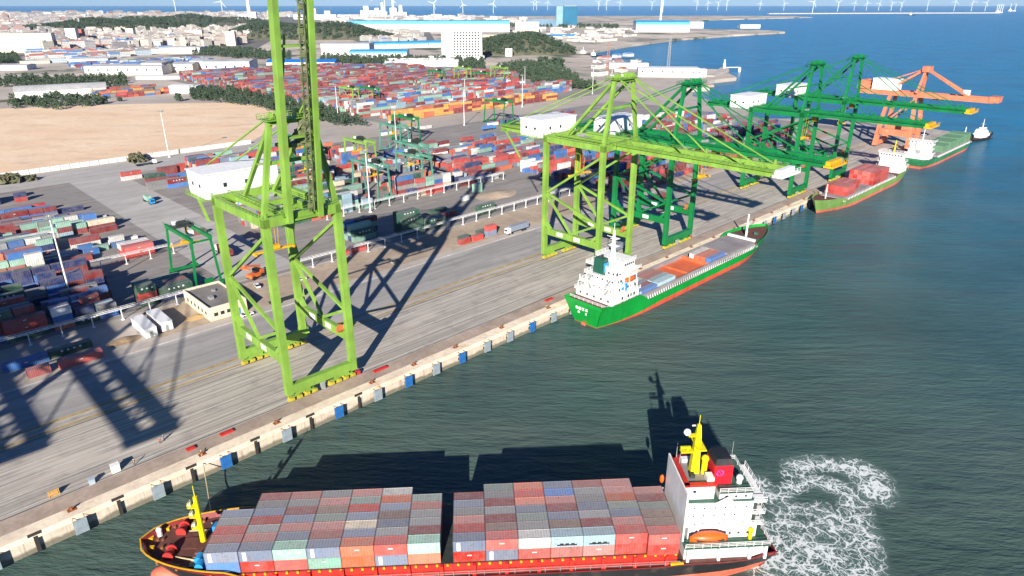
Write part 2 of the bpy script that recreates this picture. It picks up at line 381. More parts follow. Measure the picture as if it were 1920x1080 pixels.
def sts_crane(s, col, label, ztop=52.0, zap=80.0, reach=66.0, raised=0.0, hx=10.4, back=62.0, tip=None, plates=True, wear=None, hook=None, house_y=(31.5,43)):
    """local frame: x along the quay, y landward from the waterside rail, z up from the quay"""
    e = empty('quay_crane', W(s, 163.5, QZ), RZ, label, 'gantry crane', 'quay cranes')
    B = lambda mb, n, m=col, p=e: mb.build(n, m, p)
    G = 30.0
    for x in (-hx, hx):
        for y in (0, G):
            mb = MB(); mb.bar((x,y,2.6),(x,y,ztop),2.0,1.8)
            # haunch where the leg meets the sill and portal beam
            mb.bar((x*.93,y,5.6),(x*.99,y,8.4),1.2,1.5)
            yi = 1 if y == 0 else -1
            mb.bar((x,y+yi*.9,17.2),(x,y+yi*3.4,14.6),1.5,1.2)
            if y == G and x > 0:                                     # stair tower zigzag on one leg
                for k in range(7):
                    mb.bar((x+1.4,y-1+2.4*(k%2),4+k*6.6),(x+1.4,y-1+2.4*((k+1)%2),10.6+k*6.6),.8,.25)
            B(mb, 'leg')
    for y in (0, G):
        B(MB().box(-hx-.9,hx+.9,y-.95,y+.95,3.0,5.6), 'sill_beam')
    for x in (-hx, hx):
        pb = B(MB().box(x-.7,x+.7,1.0,G-1.0,12.2,15.0), 'portal_beam')
        if plates:
            for yy in (9.5, 19):
                B(MB().box(x-.76,x+.76,yy,yy+3.2,12.9,14.5), 'name_plate', M_WHITE, pb)
        zA = 30.5
        for a, b_ in (((x,G-.8,zA),(x,.8,ztop-2.5)), ((x,G-.8,zA),(x,.8,22)), ((x,G-.8,zA-.6),(x,G*.5,15.0)), ((x,G*.5,15.0),(x,.8,22))):
            B(MB().bar(a, b_, .85), 'brace')
        sg = MB().box(x-.8,x+.8,-1,G+1,ztop,ztop+2.3); sg.rail([(x+.9*(1 if x>0 else -1),-1,ztop+2.3),(x+.9*(1 if x>0 else -1),G+1,ztop+2.3)], 1.2)
        B(sg, 'side_girder')
    for y in (0, G):
        tb = MB().box(-hx-.8,hx+.8,y-1.0,y+1.0,ztop-.05,ztop+2.6); tb.rail([(-hx,y-1.1,ztop+2.6),(hx,y-1.1,ztop+2.6)],1.2)
        B(tb, 'top_beam')
    gx = 4.4; zg = ztop + .3
    for x in (-gx, gx):
        mg = MB().box(x-.75,x+.75,-1.8,back,zg,zg+2.5); sx = 1 if x > 0 else -1
        mg.box(x+sx*.75,x+sx*1.9,-1.8,back,zg+1.9,zg+2.0); mg.rail([(x+sx*1.85,-1.8,zg+2.0),(x+sx*1.85,back,zg+2.0)],1.1)
        B(mg, 'trolley_girder')
    mb = MB()
    for y in (8,16,24,36,44,back-.5): mb.box(-gx,gx,y-.4,y+.4,zg+.4,zg+1.8)
    mb.build_each('cross_tie', col, e)
    mb = MB().box(-6.5,6.5,back-4,back,zg-.2,zg); mb.rail([(-6.5,back-4,zg),(-6.5,back,zg),(6.5,back,zg),(6.5,back-4,zg)],1.2,.07); mb.box(-3,3,back-3.4,back-1,zg,zg+2.2)
    for k in range(4): mb.bar((-6.5,back-4-k*2.2,zg-k*2.6),(-6.5,back-6.2-k*2.2,zg-2.6-k*2.6),.9,.2)
    B(mb, 'rear_platform')
    # machinery house on the back reach
    y0, y1 = house_y
    h = B(MB().box(-12.5,9.8,y0,y1,zg+1.2,zg+8.1), 'machinery_house', M_HOUSE)
    mb = MB().box(-12.8,10.1,y0-.3,y1+.3,zg+8.1,zg+8.4); B(mb, 'roof', M_HOUSE, h)
    mb = MB()
    for k in range(2): mb.box(-12.56,-12.5,y0+2.5+k*5,y0+3.7+k*5,zg+4.2,zg+5.2)
    mb.build_each('vent', M_DKM, h)
    mb = MB()
    for k in range(2): mb.box(-7+k*6.4,-6+k*6.4,y0-.06,y0,zg+4.0,zg+5.2)
    mb.build_each('window', M_GLASS, h)
    mb = MB(); mb.box(-13.6,10.6,y0-1,y1+1,zg+1.0,zg+1.2); mb.rail([(-13.5,y0-1,zg+1.2),(-13.5,y1+1,zg+1.2),(10.5,y1+1,zg+1.2)],1.1); B(mb, 'walkway')
    # apex frame over the waterside legs
    for x in (-1, 1):
        B(MB().bar((x*hx,0,ztop+2.3),(x*5.6,0,zap-1.5),1.25,1.35), 'apex_leg')
        B(MB().bar((x*4.4,24,zg+2.4),(x*5.0,.6,zap-2),.95,1.05), 'back_leg')
        B(MB().bar((x*4.4,back-2,zg+2.5),(x*4.6,.8,zap-.5),.38), 'backstay')
        B(MB().bar((x*7.9,0,ztop+2+(zap-ztop)*.5),(x*4.7,12.3,ztop+2.3+(zap-ztop-4)*.47),.45), 'brace')
    B(MB().box(-7.9,7.9,-.3,.3,ztop+1.6+(zap-ztop)*.5,ztop+2.5+(zap-ztop)*.5), 'apex_tie')
    mb = MB().box(-6.2,6.2,-1.2,1.4,zap-2.6,zap-1.4)
    for x in (-5.2,-3.6,3.6,5.2): mb.tube((x-.25,-.2,zap-.6),(x+.25,-.2,zap-.6),1.1,n=10)
    mb.box(-3,-2.6,.8,2.2,zap-1.4,zap+.4); mb.box(2.6,3,.8,2.2,zap-1.4,zap+.4)
    mb.rail([(-7.2,-2.4,zap-1.4),(7.2,-2.4,zap-1.4),(7.2,3.2,zap-1.4),(-7.2,3.2,zap-1.4),(-7.2,-2.4,zap-1.4)],1.2,.06)
    mb.box(-7.3,7.3,-2.5,3.3,zap-1.5,zap-1.38)
    mb.bar((1.5,2,zap-1.4),(1.5,2,zap+2.2),.14)
    B(mb, 'apex_head')
    # boom, hinged at the waterside
    a = R(raised); ca, sa = math.cos(a), math.sin(a)
    def bp(x, d, hgt): return (x, -2.4 - d*ca + hgt*sa, zg + d*sa + hgt*ca)
    bl = reach
    def bbox(mb, x0, x1, d0, d1, h0, h1):
        v = [bp(x,d,hh) for hh in (h0,h1) for (x,d) in ((x0,d0),(x1,d0),(x1,d1),(x0,d1))]
        return mb.add(v, [(3,2,1,0),(4,5,6,7),(0,1,5,4),(1,2,6,5),(2,3,7,6),(3,0,4,7)])
    for x in (-gx, gx):
        mb = MB(); bbox(mb, x-.7, x+.7, 0, bl, 0, 2.4); sx = 1 if x > 0 else -1
        if not raised: bbox(mb, x+sx*.7, x+sx*1.5, 0, bl, 1.8, 1.9)
        for k in range(0 if raised else int(bl/3)+1):
            bbox(mb, x+sx*1.42, x+sx*1.5, k*3, k*3+.09, 1.9, 3.0)
        for hh in (() if raised else (2.5, 3.05)): bbox(mb, x+sx*1.42, x+sx*1.5, 0, bl, hh, hh+.09)
        B(mb, 'boom_girder')
    mb = MB(); nt_ = 3 if raised else int(bl/7)
    for k in range(nt_+1):
        d = .5 + k*(bl-1.2)/nt_; bbox(mb, -gx, gx, d-.25, d+.25, .5, 1.7)
        if k < nt_:
            d2 = .5 + (k+1)*(bl-1.2)/nt_
            sg_ = 1 if k % 2 else -1
            if not raised: mb.bar(bp(-gx*sg_,d,1.2), bp(gx*sg_,d2,1.2), .3)
    B(mb, 'boom_bracing')
    mb = MB(); bbox(mb, -gx-2.2, gx+2.2, bl, bl+3.6, .4, 1.1); bbox(mb, -gx-1, gx+1, bl+.2, bl+2, 1.1, 2.6)
    for hh in (1.7, 2.3): bbox(mb, -gx-2.2, gx+2.2, bl+3.5, bl+3.6, hh, hh+.1)
    for k in range(6): bbox(mb, -gx-2.2+k*2.6, -gx-2.1+k*2.6, bl+3.5, bl+3.6, 1.1, 2.3)
    B(mb, 'boom_tip', tip or col)
    if raised:
        # folded forestays and the ladder way hang between the girders
        mb = MB()
        bbox(mb, .9, 1.15, 2, bl-2, -.2, .1); bbox(mb, 2.2, 2.45, 2, bl-2, -.2, .1); bbox(mb, 1.5, 1.75, 2, bl-2, .6, .9)
        for k in range(34):
            d = 3+k*1.8; bbox(mb, .9, 2.45, d, d+.14, -.25, .9)
            mb.bar(bp(.95, d, .0), bp(2.4, d+1.7, .0), .16); mb.bar(bp(2.3, d, .9), bp(1.0, d+1.2, .1), .14)
            if k % 3 == 0: bbox(mb, .8+.3*(k % 2), 1.9+.3*(k % 2), d+.3, d+1.5, -.3, .5)
        B(mb, 'folded_stay', M_OLIVE)
        B(MB().bar((2.2,.5,zap-2), bp(2.2, 30, 1.5), .5), 'forestay'); B(MB().bar((-2.2,.5,zap-2), bp(-2.0, 46, 1.5), .45), 'forestay')
        mb = MB(); mb.box(-3.6,3.2,-1.8,2.6,zap-8.5,zap-7.7); mb.box(1.0,3.4,-2.6,.6,zap-7.7,zap-4.5); mb.bar((-2,0,zap-8),(2.4,-2.6,zap-2),.5); mb.ball((2.8,-1.4,zap-3.2),1.5,1.2,1.5); B(mb, 'latch_platform', M_OLIVE)
    else:
        for x in (-1, 1):
            for d in (bl*.52, bl*.93):
                B(MB().bar((x*4.6,-.8,zap-1.2), bp(x*gx, d, 2.4), .40), 'forestay')
                B(MB().bar(bp(x*gx,d,2.2), bp(x*gx,d,4.0), .7), 'stay_post')
    # trolley, cab and spreader
    ty = 20.0 if hook is None else hook
    tr = MB().box(-gx+.9,gx-.9,ty-3,ty+3,zg+.2,zg+1.6); tr.tube((-2,ty,zg+2.2),(2,ty,zg+2.2),.8)
    B(tr, 'trolley', M_GREY)
    cb = B(MB().box(gx-3.4,gx-.8,ty-5.8,ty-3.0,zg-3.4,zg-.4), 'operator_cab', M_YTIP if hook is not None else M_WHITE)
    B(MB().box(gx-3.2,gx-1.0,ty-5.9,ty-5.8,zg-3.1,zg-1.6), 'window', M_GLASS, cb)
    sp = MB(); zs = zg - 14
    sp.box(-6,6,ty-.5,ty+.5,zs,zs+.5); sp.box(-6.1,-5.7,ty-1.2,ty+1.2,zs-.3,zs+.4); sp.box(5.7,6.1,ty-1.2,ty+1.2,zs-.3,zs+.4)
    sp.box(-1.6,1.6,ty-1,ty+1,zs+.5,zs+1.6)
    for x in (-1.2,1.2):
        for yy in (-.8,.8): sp.bar((x,ty+yy,zs+1.5),(x*1.6,ty+yy*2,zg+.5),.09)
    B(sp, 'spreader', M_YTIP)
    # cable reel, yellow signs
    mb = MB().tube((hx-1.6,2.4,16.2),(hx-1.6,1.8,16.2),1.2,n=16); mb.box(hx-2.6,hx-.6,1.8,3.0,15.0,15.6); B(mb, 'cable_reel', paint('rusty_orange_drum',(.50,.15,.05),.6,.3,.5))
    # bogies: four sets of wheels
    for x in (-1, 1):
        for y in (0, G):
            c0 = x*6.4
            mb = MB(); mb.bar((c0-2.4,y,2.3),(c0+2.4,y,2.3),.8,.8); mb.box(c0-.6,c0+.6,y-.5,y+.5,2.0,3.0)
            for k in (-1,1): mb.box(c0+k*2.4-1.2,c0+k*2.4+1.2,y-.4,y+.4,1.3,1.9); 
            bg_ = B(mb, 'bogie')
            for k in range(4):
                cx = c0 - 3.6 + k*2.4
                mb = MB(); mb.add([(cx-1.1,y-.75,.5),(cx+1.1,y-.75,.5),(cx+.6,y-.75,1.55),(cx-.6,y-.75,1.55),(cx-1.1,y+.75,.5),(cx+1.1,y+.75,.5),(cx+.6,y+.75,1.55),(cx-.6,y+.75,1.55)],
                          [(0,1,2,3),(7,6,5,4),(0,4,5,1),(1,5,6,2),(2,6,7,3),(3,7,4,0)])
                mb.box(cx-.5,cx+.5,y-1.15,y-.75,.8,1.7)
                B(mb, 'wheel_truck', M_YBOG, bg_)
                mb = MB()
                for q_ in (-.6,.6): mb.tube((cx+q_,y-.25,.36),(cx+q_,y+.25,.36),.38,n=10)
                B(mb, 'wheel', M_DKM, bg_)
    mb = MB().box(-.5,.5,-.6,.6,0.3,3.0); B(mb, 'storm_anchor', M_GREY)
    mb = MB().box(hx+.9,hx+2.1,-.6,.6,.3,1.5); mb.bar((hx+.9,0,.9),(hx-.2,0,1.5),.4); B(mb, 'buffer', M_REDP)
    return e
sts_crane(82.3, M_LG, 'light green quay crane nearest the camera with its boom raised upright', raised=83.4, reach=66)
sts_crane(220, M_LG, 'light green quay crane with lowered boom reaching over the stern of the green ship', tip=M_WHITE, reach=64)
sts_crane(269, M_DG, 'dark green quay crane standing directly behind the light green lowered crane', ztop=47, zap=74.5, reach=61, tip=M_YTIP, hook=-9, plates=True)
sts_crane(396, M_DG, 'dark green quay crane with yellow boom tip above the ship carrying red containers', ztop=46.5, zap=75.5, reach=58, tip=M_YTIP, hook=2)
sts_crane(454, M_DG, 'dark green quay crane next to the orange crane, farther of the two side by side', ztop=48, zap=76, reach=61, tip=M_YTIP, hook=4)
sts_crane(-62, M_LG, 'light green quay crane with lowered boom at the near end, shading the lanes', reach=65)
sts_crane(-89, M_LG, 'second light green quay crane beyond the near end, standing farther from the near crane', reach=50)

# far orange crane: stubby portal crane with a thick boom
def orange_crane(s):
    e = empty('orange_quay_crane', W(s, 163.5, QZ), RZ, 'salmon orange quay crane with white house, last in the row', 'gantry crane', 'quay cranes')
    B = lambda mb, n, m=M_OR, p=e: mb.build(n, m, p)
    for x in (-10, 10):
        for y in (0, 24):
            k = 1 if y == 0 else -1
            B(MB().loft([[(x-1.6,y-1.8,1),(x+1.6,y-1.8,1),(x+1.6,y+1.8,1),(x-1.6,y+1.8,1)],[(x*.9-1.3,y+k*1-1.3,22),(x*.9+1.3,y+k*1-1.3,22),(x*.9+1.3,y+k*1+1.3,22),(x*.9-1.3,y+k*1+1.3,22)],[(x*.7-1.1,y+k*3-1.1,39),(x*.7+1.1,y+k*3-1.1,39),(x*.7+1.1,y+k*3+1.1,39),(x*.7-1.1,y+k*3+1.1,39)]]), 'leg')
        B(MB().box(x-1.6,x+1.6,1.6,22.4,10,14.5), 'portal_beam')
        B(MB().bar((x*.95,23,16),(x*.75,4,37),1.1), 'brace')
    for y in (0,24): B(MB().box(-11.5,11.5,y-1.5,y+1.5,1.2,4.5), 'sill_beam')
    for x in (-4,4):
        B(MB().box(x-1.0,x+1.0,-47,46,39,42.5), 'boom_girder')
        B(MB().bar((x*1.6,3,42),(x*.4,1,60),1.6), 'apex_leg'); B(MB().bar((x,26,42),(x*.4,2,59),1.5), 'back_leg')
        B(MB().bar((x*.4,0,59),(x,-30,42.5),1.2), 'forestay'); B(MB().bar((x*.4,2,59.5),(x,42,43),.7), 'backstay')
    B(MB().box(-4,4,-1.8,3.4,57.5,61.5), 'apex_head')
    mb = MB()
    for y in (-44,-34,-24,-12,0,12,24,36): mb.box(-4,4,y-.7,y+.7,40,42)
    mb.build_each('cross_tie', M_OR, e)
    mb = MB().box(-5.4,5.4,-50,-44,39.5,43.6); B(mb, 'boom_tip')
    mb = MB().box(-6,6,38,47,42.5,48.5); mb.tube((-6.4,43,46),(6.4,43,46),3.4,n=12); B(mb, 'counterweight')
    h = B(MB().box(-5.6,5.6,18,36,42.6,50.6), 'machinery_house', M_HOUSE); B(MB().box(-5.9,5.9,17.7,36.3,50.6,51), 'roof', M_HOUSE, h)
    B(MB().box(-2,2,-30,-26,43,46.5), 'winch_house', M_WHITE)
    B(MB().box(-3,3,-14,-8,38,39), 'trolley', M_REDP)
    for x in (-7,7):
        for y in (0,24): B(MB().box(x-4,x+4,y-.8,y+.8,.1,1.2), 'bogie', M_DKM)
orange_crane(598)

# ---------------------------------------------------------------- rubber-tyred yard cranes
M_TG = paint('teal_green_paint', (.09,.27,.20), .5, .3, .2, (.1,.18,.14), .5)
def yard_crane(s, t, col, label, span=26.0, L=9.0, h=19.0, trolley=.3):
    e = empty('yard_crane', W(s, t, QZ), RZ, label, 'yard crane', 'yard cranes among the container stacks')
    B = lambda mb, n, m=col, p=e: mb.build(n, m, p)
    for y in (0, span):
        for x in (-L/2, L/2):
            B(MB().bar((x,y,1.4),(x*.72,y,h),.75,.9), 'leg')
        B(MB().box(-L/2-1,L/2+1,y-.6,y+.6,1.1,2.1), 'sill_beam')
        B(MB().box(-L*.36,L*.36,y-.4,y+.4,h-.6,h), 'end_tie')
        mb = MB()
        for x in (-L/2-.5,-L/2+1.3,L/2-1.3,L/2+.5): mb.tube((x,y-.35,.62),(x,y+.35,.62),.62,n=10)
        B(mb, 'wheel', M_RUB)
    for x in (-L*.36, L*.36):
        mb = MB().box(x-.5,x+.5,-1,span+1,h,h+1.5); sx = 1 if x > 0 else -1
        mb.rail([(x+sx*.9,-1,h+1.4),(x+sx*.9,span+1,h+1.4)],1.0); B(mb, 'girder')
    ty = span*trolley
    mb = MB().box(-L*.4,L*.4,ty-2.4,ty+2.4,h+1.6,h+2.2); mb.tube((-1.8,ty,h+3),(1.8,ty,h+3),.9); mb.box(-2.6,2.6,ty-2,ty-.9,h+2.2,h+3.6); mb.rail([(-L*.4,ty-2.4,h+2.2),(L*.4,ty-2.4,h+2.2)],1)
    B(mb, 'trolley', M_DKM)
    B(MB().box(-L*.3,-L*.1,ty+.8,ty+2.2,h+2.2,h+3.7), 'winch_cover', M_WHITE)
    B(MB().box(L*.1,L*.1+1.6,ty-4.6,ty-2.6,h-2.2,h+.2), 'operator_cab', M_WHITE)
    B(MB().box(-1.6,1.6,-1.6,-.7,2.1,4.4), 'power_unit', col)
    mb = MB(); zs = h-6; mb.box(-6,6,ty-.5,ty+.5,zs,zs+.4); mb.box(-1.4,1.4,ty-.8,ty+.8,zs+.4,zs+1.3)
    for x in (-1,1):
        for yy in (-.6,.6): mb.bar((x,ty+yy,zs+1.2),(x*1.4,ty+yy*2,h+1.6),.08)
    B(mb, 'spreader', M_YTIP)
    return e
yard_crane(90, 264.5, M_DG, 'green rubber-tyred yard crane behind the near quay crane, by the small cream hut', h=20, L=10, trolley=.72)
yard_crane(250, 389, M_LG, 'light green yard crane with pale legs in the middle yard', h=19, trolley=.5)
yard_crane(214, 322, M_TG, 'grey teal yard crane nearest the white-railed rack behind the raised boom', h=20)
yard_crane(245, 322, M_TG, 'grey teal yard crane beside the sand heap in the middle yard', h=20, trolley=.6)
yard_crane(300, 420, M_TG, 'grey teal yard crane at the inner end of the middle yard', h=20, trolley=.5)
yard_crane(228, 430, M_DG, 'dark green yard crane at the back corner of the middle yard near the windbreak', h=19)
yard_crane(452, 466, M_DG, 'dark green yard crane standing in front of the yellow container wall', h=20, L=14)
yard_crane(266, 352, M_TG, 'grey teal yard crane over the stacks right of the light green one', h=20, trolley=.4)
yard_crane(196, 360, M_DG, 'dark green yard crane left of the light green one in the middle yard', h=19, trolley=.6)
yard_crane(334, 452, M_DG, 'dark green yard crane at the far end of the middle yard by the road', h=19)
yard_crane(424, 640, M_DG, 'dark green yard crane between the windbreak end and the yellow stacks', h=20)
yard_crane(408, 655, M_LG, 'light green yard crane next to the dark green one near the windbreak end', h=20)
yard_crane(600, 745, M_DG, 'dark green yard crane left of the pale green pair in the far yard', h=20)
yard_crane(625, 720, M_LG, 'pale green yard crane in the far yard before the pine wood, left one', h=24)
yard_crane(665, 690, M_LG, 'pale green yard crane in the far yard before the pine wood, right one', h=24)
yard_crane(640, 700, M_DG, 'dark green yard crane between the two pale green ones in the far yard', h=18)
# ---------------------------------------------------------------- ships
M_BLACKHULL = paint('black_hull_paint', (.018,.018,.02), .45, .3, .12, (.10,.07,.06), .5)
M_BOOT = paint('faded_red_boot_topping', (.62,.14,.08), .6, .25, .12, (.60,.30,.22), .5)
M_REDHULL = paint('dark_red_paint', (.20,.018,.018), .5, .3, .25, (.3,.08,.06), .4)
M_COAM = paint('bright_red_coaming', (.55,.028,.018), .5, .25, .25, (.30,.02,.02), .5)
M_BROWN = paint('brown_deck', (.13,.045,.035), .8, .4, .4, (.2,.1,.07), .5)
M_GREENHULL = paint('green_hull_paint', (.003,.27,.035), .42, .15, .1, (.02,.14,.04), .35)
M_LIMEHULL = paint('faded_lime_hull', (.17,.31,.075), .5, .25, .12, (.45,.45,.25), .5)
M_PGHULL = paint('faded_green_hull', (.03,.19,.075), .5, .3, .12, (.3,.35,.22), .4)
M_GDECK = paint('green_deck_paint', (.045,.12,.085), .7, .3, .2, (.12,.14,.11), .4)
M_GRDECK = paint('grey_hatch_paint', (.27,.25,.26), .75, .25, .15, (.36,.20,.16), .4)
M_HATCH_O = paint('orange_hatch_paint', (.66,.14,.055), .6, .2, .1, (.6,.26,.15), .5)
M_YEL2 = paint('bright_yellow_paint', (.78,.66,.005), .42, .15, .4)
M_BLUE2 = paint('bright_blue_paint', (.02,.28,.62), .45, .2, .4)
M_LBOAT = paint('lifeboat_orange', (.80,.12,.012), .4, .12, .5)
M_FUNR = paint('funnel_red', (.70,.012,.025), .42, .1, .3)
M_FUNG = paint('funnel_dark_green', (.01,.085,.055), .5, .15, .3)
M_ROPE = paint('mooring_rope', (.55,.43,.26), .9, .3, .5)

def hull_parts(e, L, B, zmain, zbow, zstern, zs, m_hull, m_boot, m_deck, m_bul, rake=5.0, bowfrom=.80, bul=1.1, sternw=.86, wlst=.55, bowp=2.0, midbul=.25, stern_len=.16, bulb=None, bowe=.75):
    """hull lofted from stations, bow at +x; returns a function giving the deck half breadth at local x"""
    N = 44; T = [i/N for i in range(N+1)]
    def hb(t):
        w = B/2
        if t < .1: w *= sternw + (1-sternw)*math.sin(t/.1*math.pi/2)
        if t > bowfrom: u = (t-bowfrom)/(1-bowfrom); w *= max(.012, (1-u**bowp)**bowe)
        return w
    def wl(t):
        w = B/2
        if t < .22: w *= wlst + (1-wlst)*math.sin(t/.22*math.pi/2)
        b0 = bowfrom-.10
        if t > b0: u = (t-b0)/(1-b0); w *= max(.01, (1-u**1.55))
        return w
    def zd(t):
        z = zmain
        if t < stern_len: z = zstern
        elif t < stern_len+.03: z = zstern + (zmain-zstern)*(t-stern_len)/.03
        if t > bowfrom: u = min(1, (t-bowfrom)/.05); z = zmain + (zbow-zmain)*u + .9*max(0, (t-bowfrom)/(1-bowfrom))**2
        return z
    def bl(t): return bul if (t > bowfrom or t < .03) else midbul
    def X(t, z):
        x = -L/2 + L*t
        if t > .7: x -= rake*((t-.7)/.3)**2*(1-max(0, z)/(zbow+bul))
        if t < .08: x += (1-t/.08)*2.2*(1-max(0,z)/(zstern+.5))
        return x
    def W_(t, z):
        zt = zd(t)+bl(t); k = min(1, max(0, z/zt)); k = k**.8
        return wl(t)*(1-k) + hb(t)*k
    def band(name, zlo, zhi, m, nz=2, p=e):
        mb = MB()
        for sgn in (-1, 1):
            rows = []
            for t in T:
                a, b = zlo(t), zhi(t); rows.append([(X(t,a+(b-a)*k/nz), sgn*W_(t,a+(b-a)*k/nz), a+(b-a)*k/nz) for k in range(nz+1)])
            vs = [p_ for r in rows for p_ in r]; n = nz+1; fs = []
            for i in range(N):
                for k in range(nz):
                    q = (i*n+k, (i+1)*n+k, (i+1)*n+k+1, i*n+k+1); fs.append(q if sgn < 0 else q[::-1])
            mb.add(vs, fs)
        a, b = zlo(0), zhi(0)
        mb.add([(X(0,a),-W_(0,a),a),(X(0,a),W_(0,a),a),(X(0,b),W_(0,b),b),(X(0,b),-W_(0,b),b)], [(0,3,2,1)])
        o = mb.build(name, m, p); o.data.polygons.foreach_set('use_smooth', [False]*len(o.data.polygons)); return o
    band('boot_topping', lambda t: -1.6, lambda t: zs(t) if callable(zs) else zs, m_boot)
    hl = band('hull', lambda t: zs(t) if callable(zs) else zs, zd, m_hull, 3)
    # bulwark: outer skin, top cap, inner skin
    mb = MB(); th = .22
    for sgn in (-1, 1):
        vs = []; fs = []
        for t in T:
            z0, z1 = zd(t), zd(t)+bl(t); wo0, wo1 = W_(t,z0), W_(t,z1); wi = max(.004, wo1-th)
            vs += [(X(t,z0),sgn*wo0,z0),(X(t,z1),sgn*wo1,z1),(X(t,z1)-(th if t>.97 else 0),sgn*wi,z1),(X(t,z0)-(th if t>.97 else 0),sgn*max(.003,wo0-th),z0)]
        for i in range(N):
            for k in range(3):
                q = (i*4+k,(i+1)*4+k,(i+1)*4+k+1,i*4+k+1); fs.append(q if sgn < 0 else q[::-1])
        mb.add(vs, fs)
    z1 = zd(0)+bl(0); w0 = W_(0,z1); mb.box(X(0,zd(0))-.004, X(0,zd(0))+th, -w0, w0, zd(0), z1)
    mb.build('bulwark', m_bul, e)
    mb = MB(); vs = []
    for t in T: w = W_(t,zd(t))-.02; x = X(t,zd(t)); vs += [(x,-w,zd(t)-.02),(x,w,zd(t)-.02)]
    mb.add(vs, [(2*i,2*i+2,2*i+3,2*i+1) for i in range(N)]); mb.build('deck', m_deck, e)
    if bulb:
        mb = MB(); mb.ball((L/2-rake*.8, 0, bulb[2]), bulb[0], bulb[1], bulb[1], 14, 8); mb.build('bulbous_bow', m_boot, e, smooth=True)
    return hb, zd, W_, X

def windows(mb, x0, x1, y, z, n, w=.6, h=.7, axis='x', off=.03):
    for k in range(n):
        c = x0 + (x1-x0)*(k+.5)/n
        if axis == 'x': mb.box(c-w/2, c+w/2, y-off, y+off, z, z+h)
        else: mb.box(y-off, y+off, c-w/2, c+w/2, z, z+h)
def lifeboat(e, x, y, z, L=7.5, m=None):
    mb = MB(); rings = []
    for k in range(11):
        u = -1+2*k/10; w = 1.25*max(.06,(1-abs(u)**2.6)); hh = 1.0+.35*abs(u)**2
        rings.append([(x+u*L/2, y+w*math.cos(a)*1.0, z+1.25+(1.15*max(.3,1-abs(u)**3) if math.sin(a)>0 else hh)*math.sin(a)) for a in [2*math.pi*i/10 for i in range(10)]])
    o = mb.loft(rings).build('lifeboat', m or M_LBOAT, e, smooth=True)
    mb = MB(); mb.box(x-L*.36, x+L*.36, y-1.28, y+1.28, z+1.12, z+1.30); mb.build('rubbing_strake', M_DKM, o)
    mb = MB()
    for k in (-.33,.33): mb.bar((x+k*L,y-1.5,z-.6),(x+k*L,y-1.5,z+3),.22); mb.bar((x+k*L,y-1.5,z+3),(x+k*L,y+.4,z+3.3),.22)
    mb.build('davit', M_WHITE, e)
    return o
FONT_STROKES = {'a': [(0,1,1,1),(0,.5,1,.5),(.5,0,.5,1.1),(0,0,.5,.5),(1,0,.5,.5)], 'b': [(0,0,0,1),(0,1,1,1),(1,1,1,0),(0,0,1,0),(0,.5,1,.5)],
                'c': [(0,1,1,1),(.2,.6,.8,.6),(0,.2,1,.2),(.5,.2,.5,1),(.1,-.1,.3,.2),(.9,-.1,.7,.2)], 'd': [(0,.9,.4,.9),(.2,0,.2,1.1),(.5,1,1,1),(.5,.5,1,.5),(1,0,1,1),(.6,0,.6,.5),(.6,0,1,0)]}

# near feeder ship: local x forward (bow), y to port (towards the camera)
EX = Vector((math.cos(R(3.621)), math.sin(R(3.621)), 0)); EN = Vector((-EX.y, EX.x, 0)); A0 = Vector((-52.51, 101.25, 0))
SA_LOC = A0 + EX*42.5 + EN*8.4; SA_RZ = R(183.621)
shipA = empty('container_ship', SA_LOC, SA_RZ, 'laden black and red container ship turning off the quay with white wheelhouse', 'ship')
hbA, zdA, WA, XA = hull_parts(shipA, 129, 19.4, 5.0, 7.6, 5.4, 2.6, M_BLACKHULL, M_BOOT, M_BROWN, M_REDHULL, rake=4.2, bowfrom=.80, bul=1.15, bowp=2.3, bowe=.54, midbul=.15, stern_len=.16, bulb=(3.6,2.0,.2))
def A(x, y): return 42.5 - x, 8.4 - y
e = shipA
# yellow cap strip on the bow bulwark
mb = MB()
for sgn in (-1,1):
    pts = []
    for i in range(20):
        t = .80 + .2*i/19; z = zdA(t)+1.15; pts.append((XA(t,z), sgn*(WA(t,z)-.1), z+.06))
    for a_, b_ in zip(pts, pts[1:]): mb.bar(a_, b_, .26, .14)
mb.build('bow_rail', M_YTIP, e)
# hatch coaming in bright red with brackets, yellow twist-lock fittings above
mb = MB(); mb.box(-43.6, 49, -8.6, 8.6, 5.0, 7.55)
mb.build('hatch_coaming', M_COAM, e)
MB().box(-43.4,48.8,-8.4,8.4,7.55,7.62).build('hatch_cover', M_DKM, e)
mb = MB()
for k in range(16):
    X_ = 49.0-6.45*k
    if X_ < -43.6: break
    for sgn in (-1,1):
        mb.box(X_-.35, X_+.35, min(sgn*8.6,sgn*9.35), max(sgn*8.6,sgn*9.35), 5.0, 7.7)
mb.build_each('bracket', M_COAM, e)
mb = MB()
for k in range(45):
    X_ = 48.4-2.08*k
    if X_ < -43.4: break
    for sgn in (-1,1): mb.box(X_-.22, X_+.22, min(sgn*8.62,sgn*8.95), max(sgn*8.62,sgn*8.95), 7.35, 7.75)
mb.build_each('twist_lock', M_YTIP, e)
mb = MB(); mb.rail([(47,9.35,5.15),(-44,9.35,5.15)],1.1,.05,3); mb.rail([(47,-9.35,5.15),(-44,-9.35,5.15)],1.1,.05,3); mb.build('deck_rail', M_GREY, e)
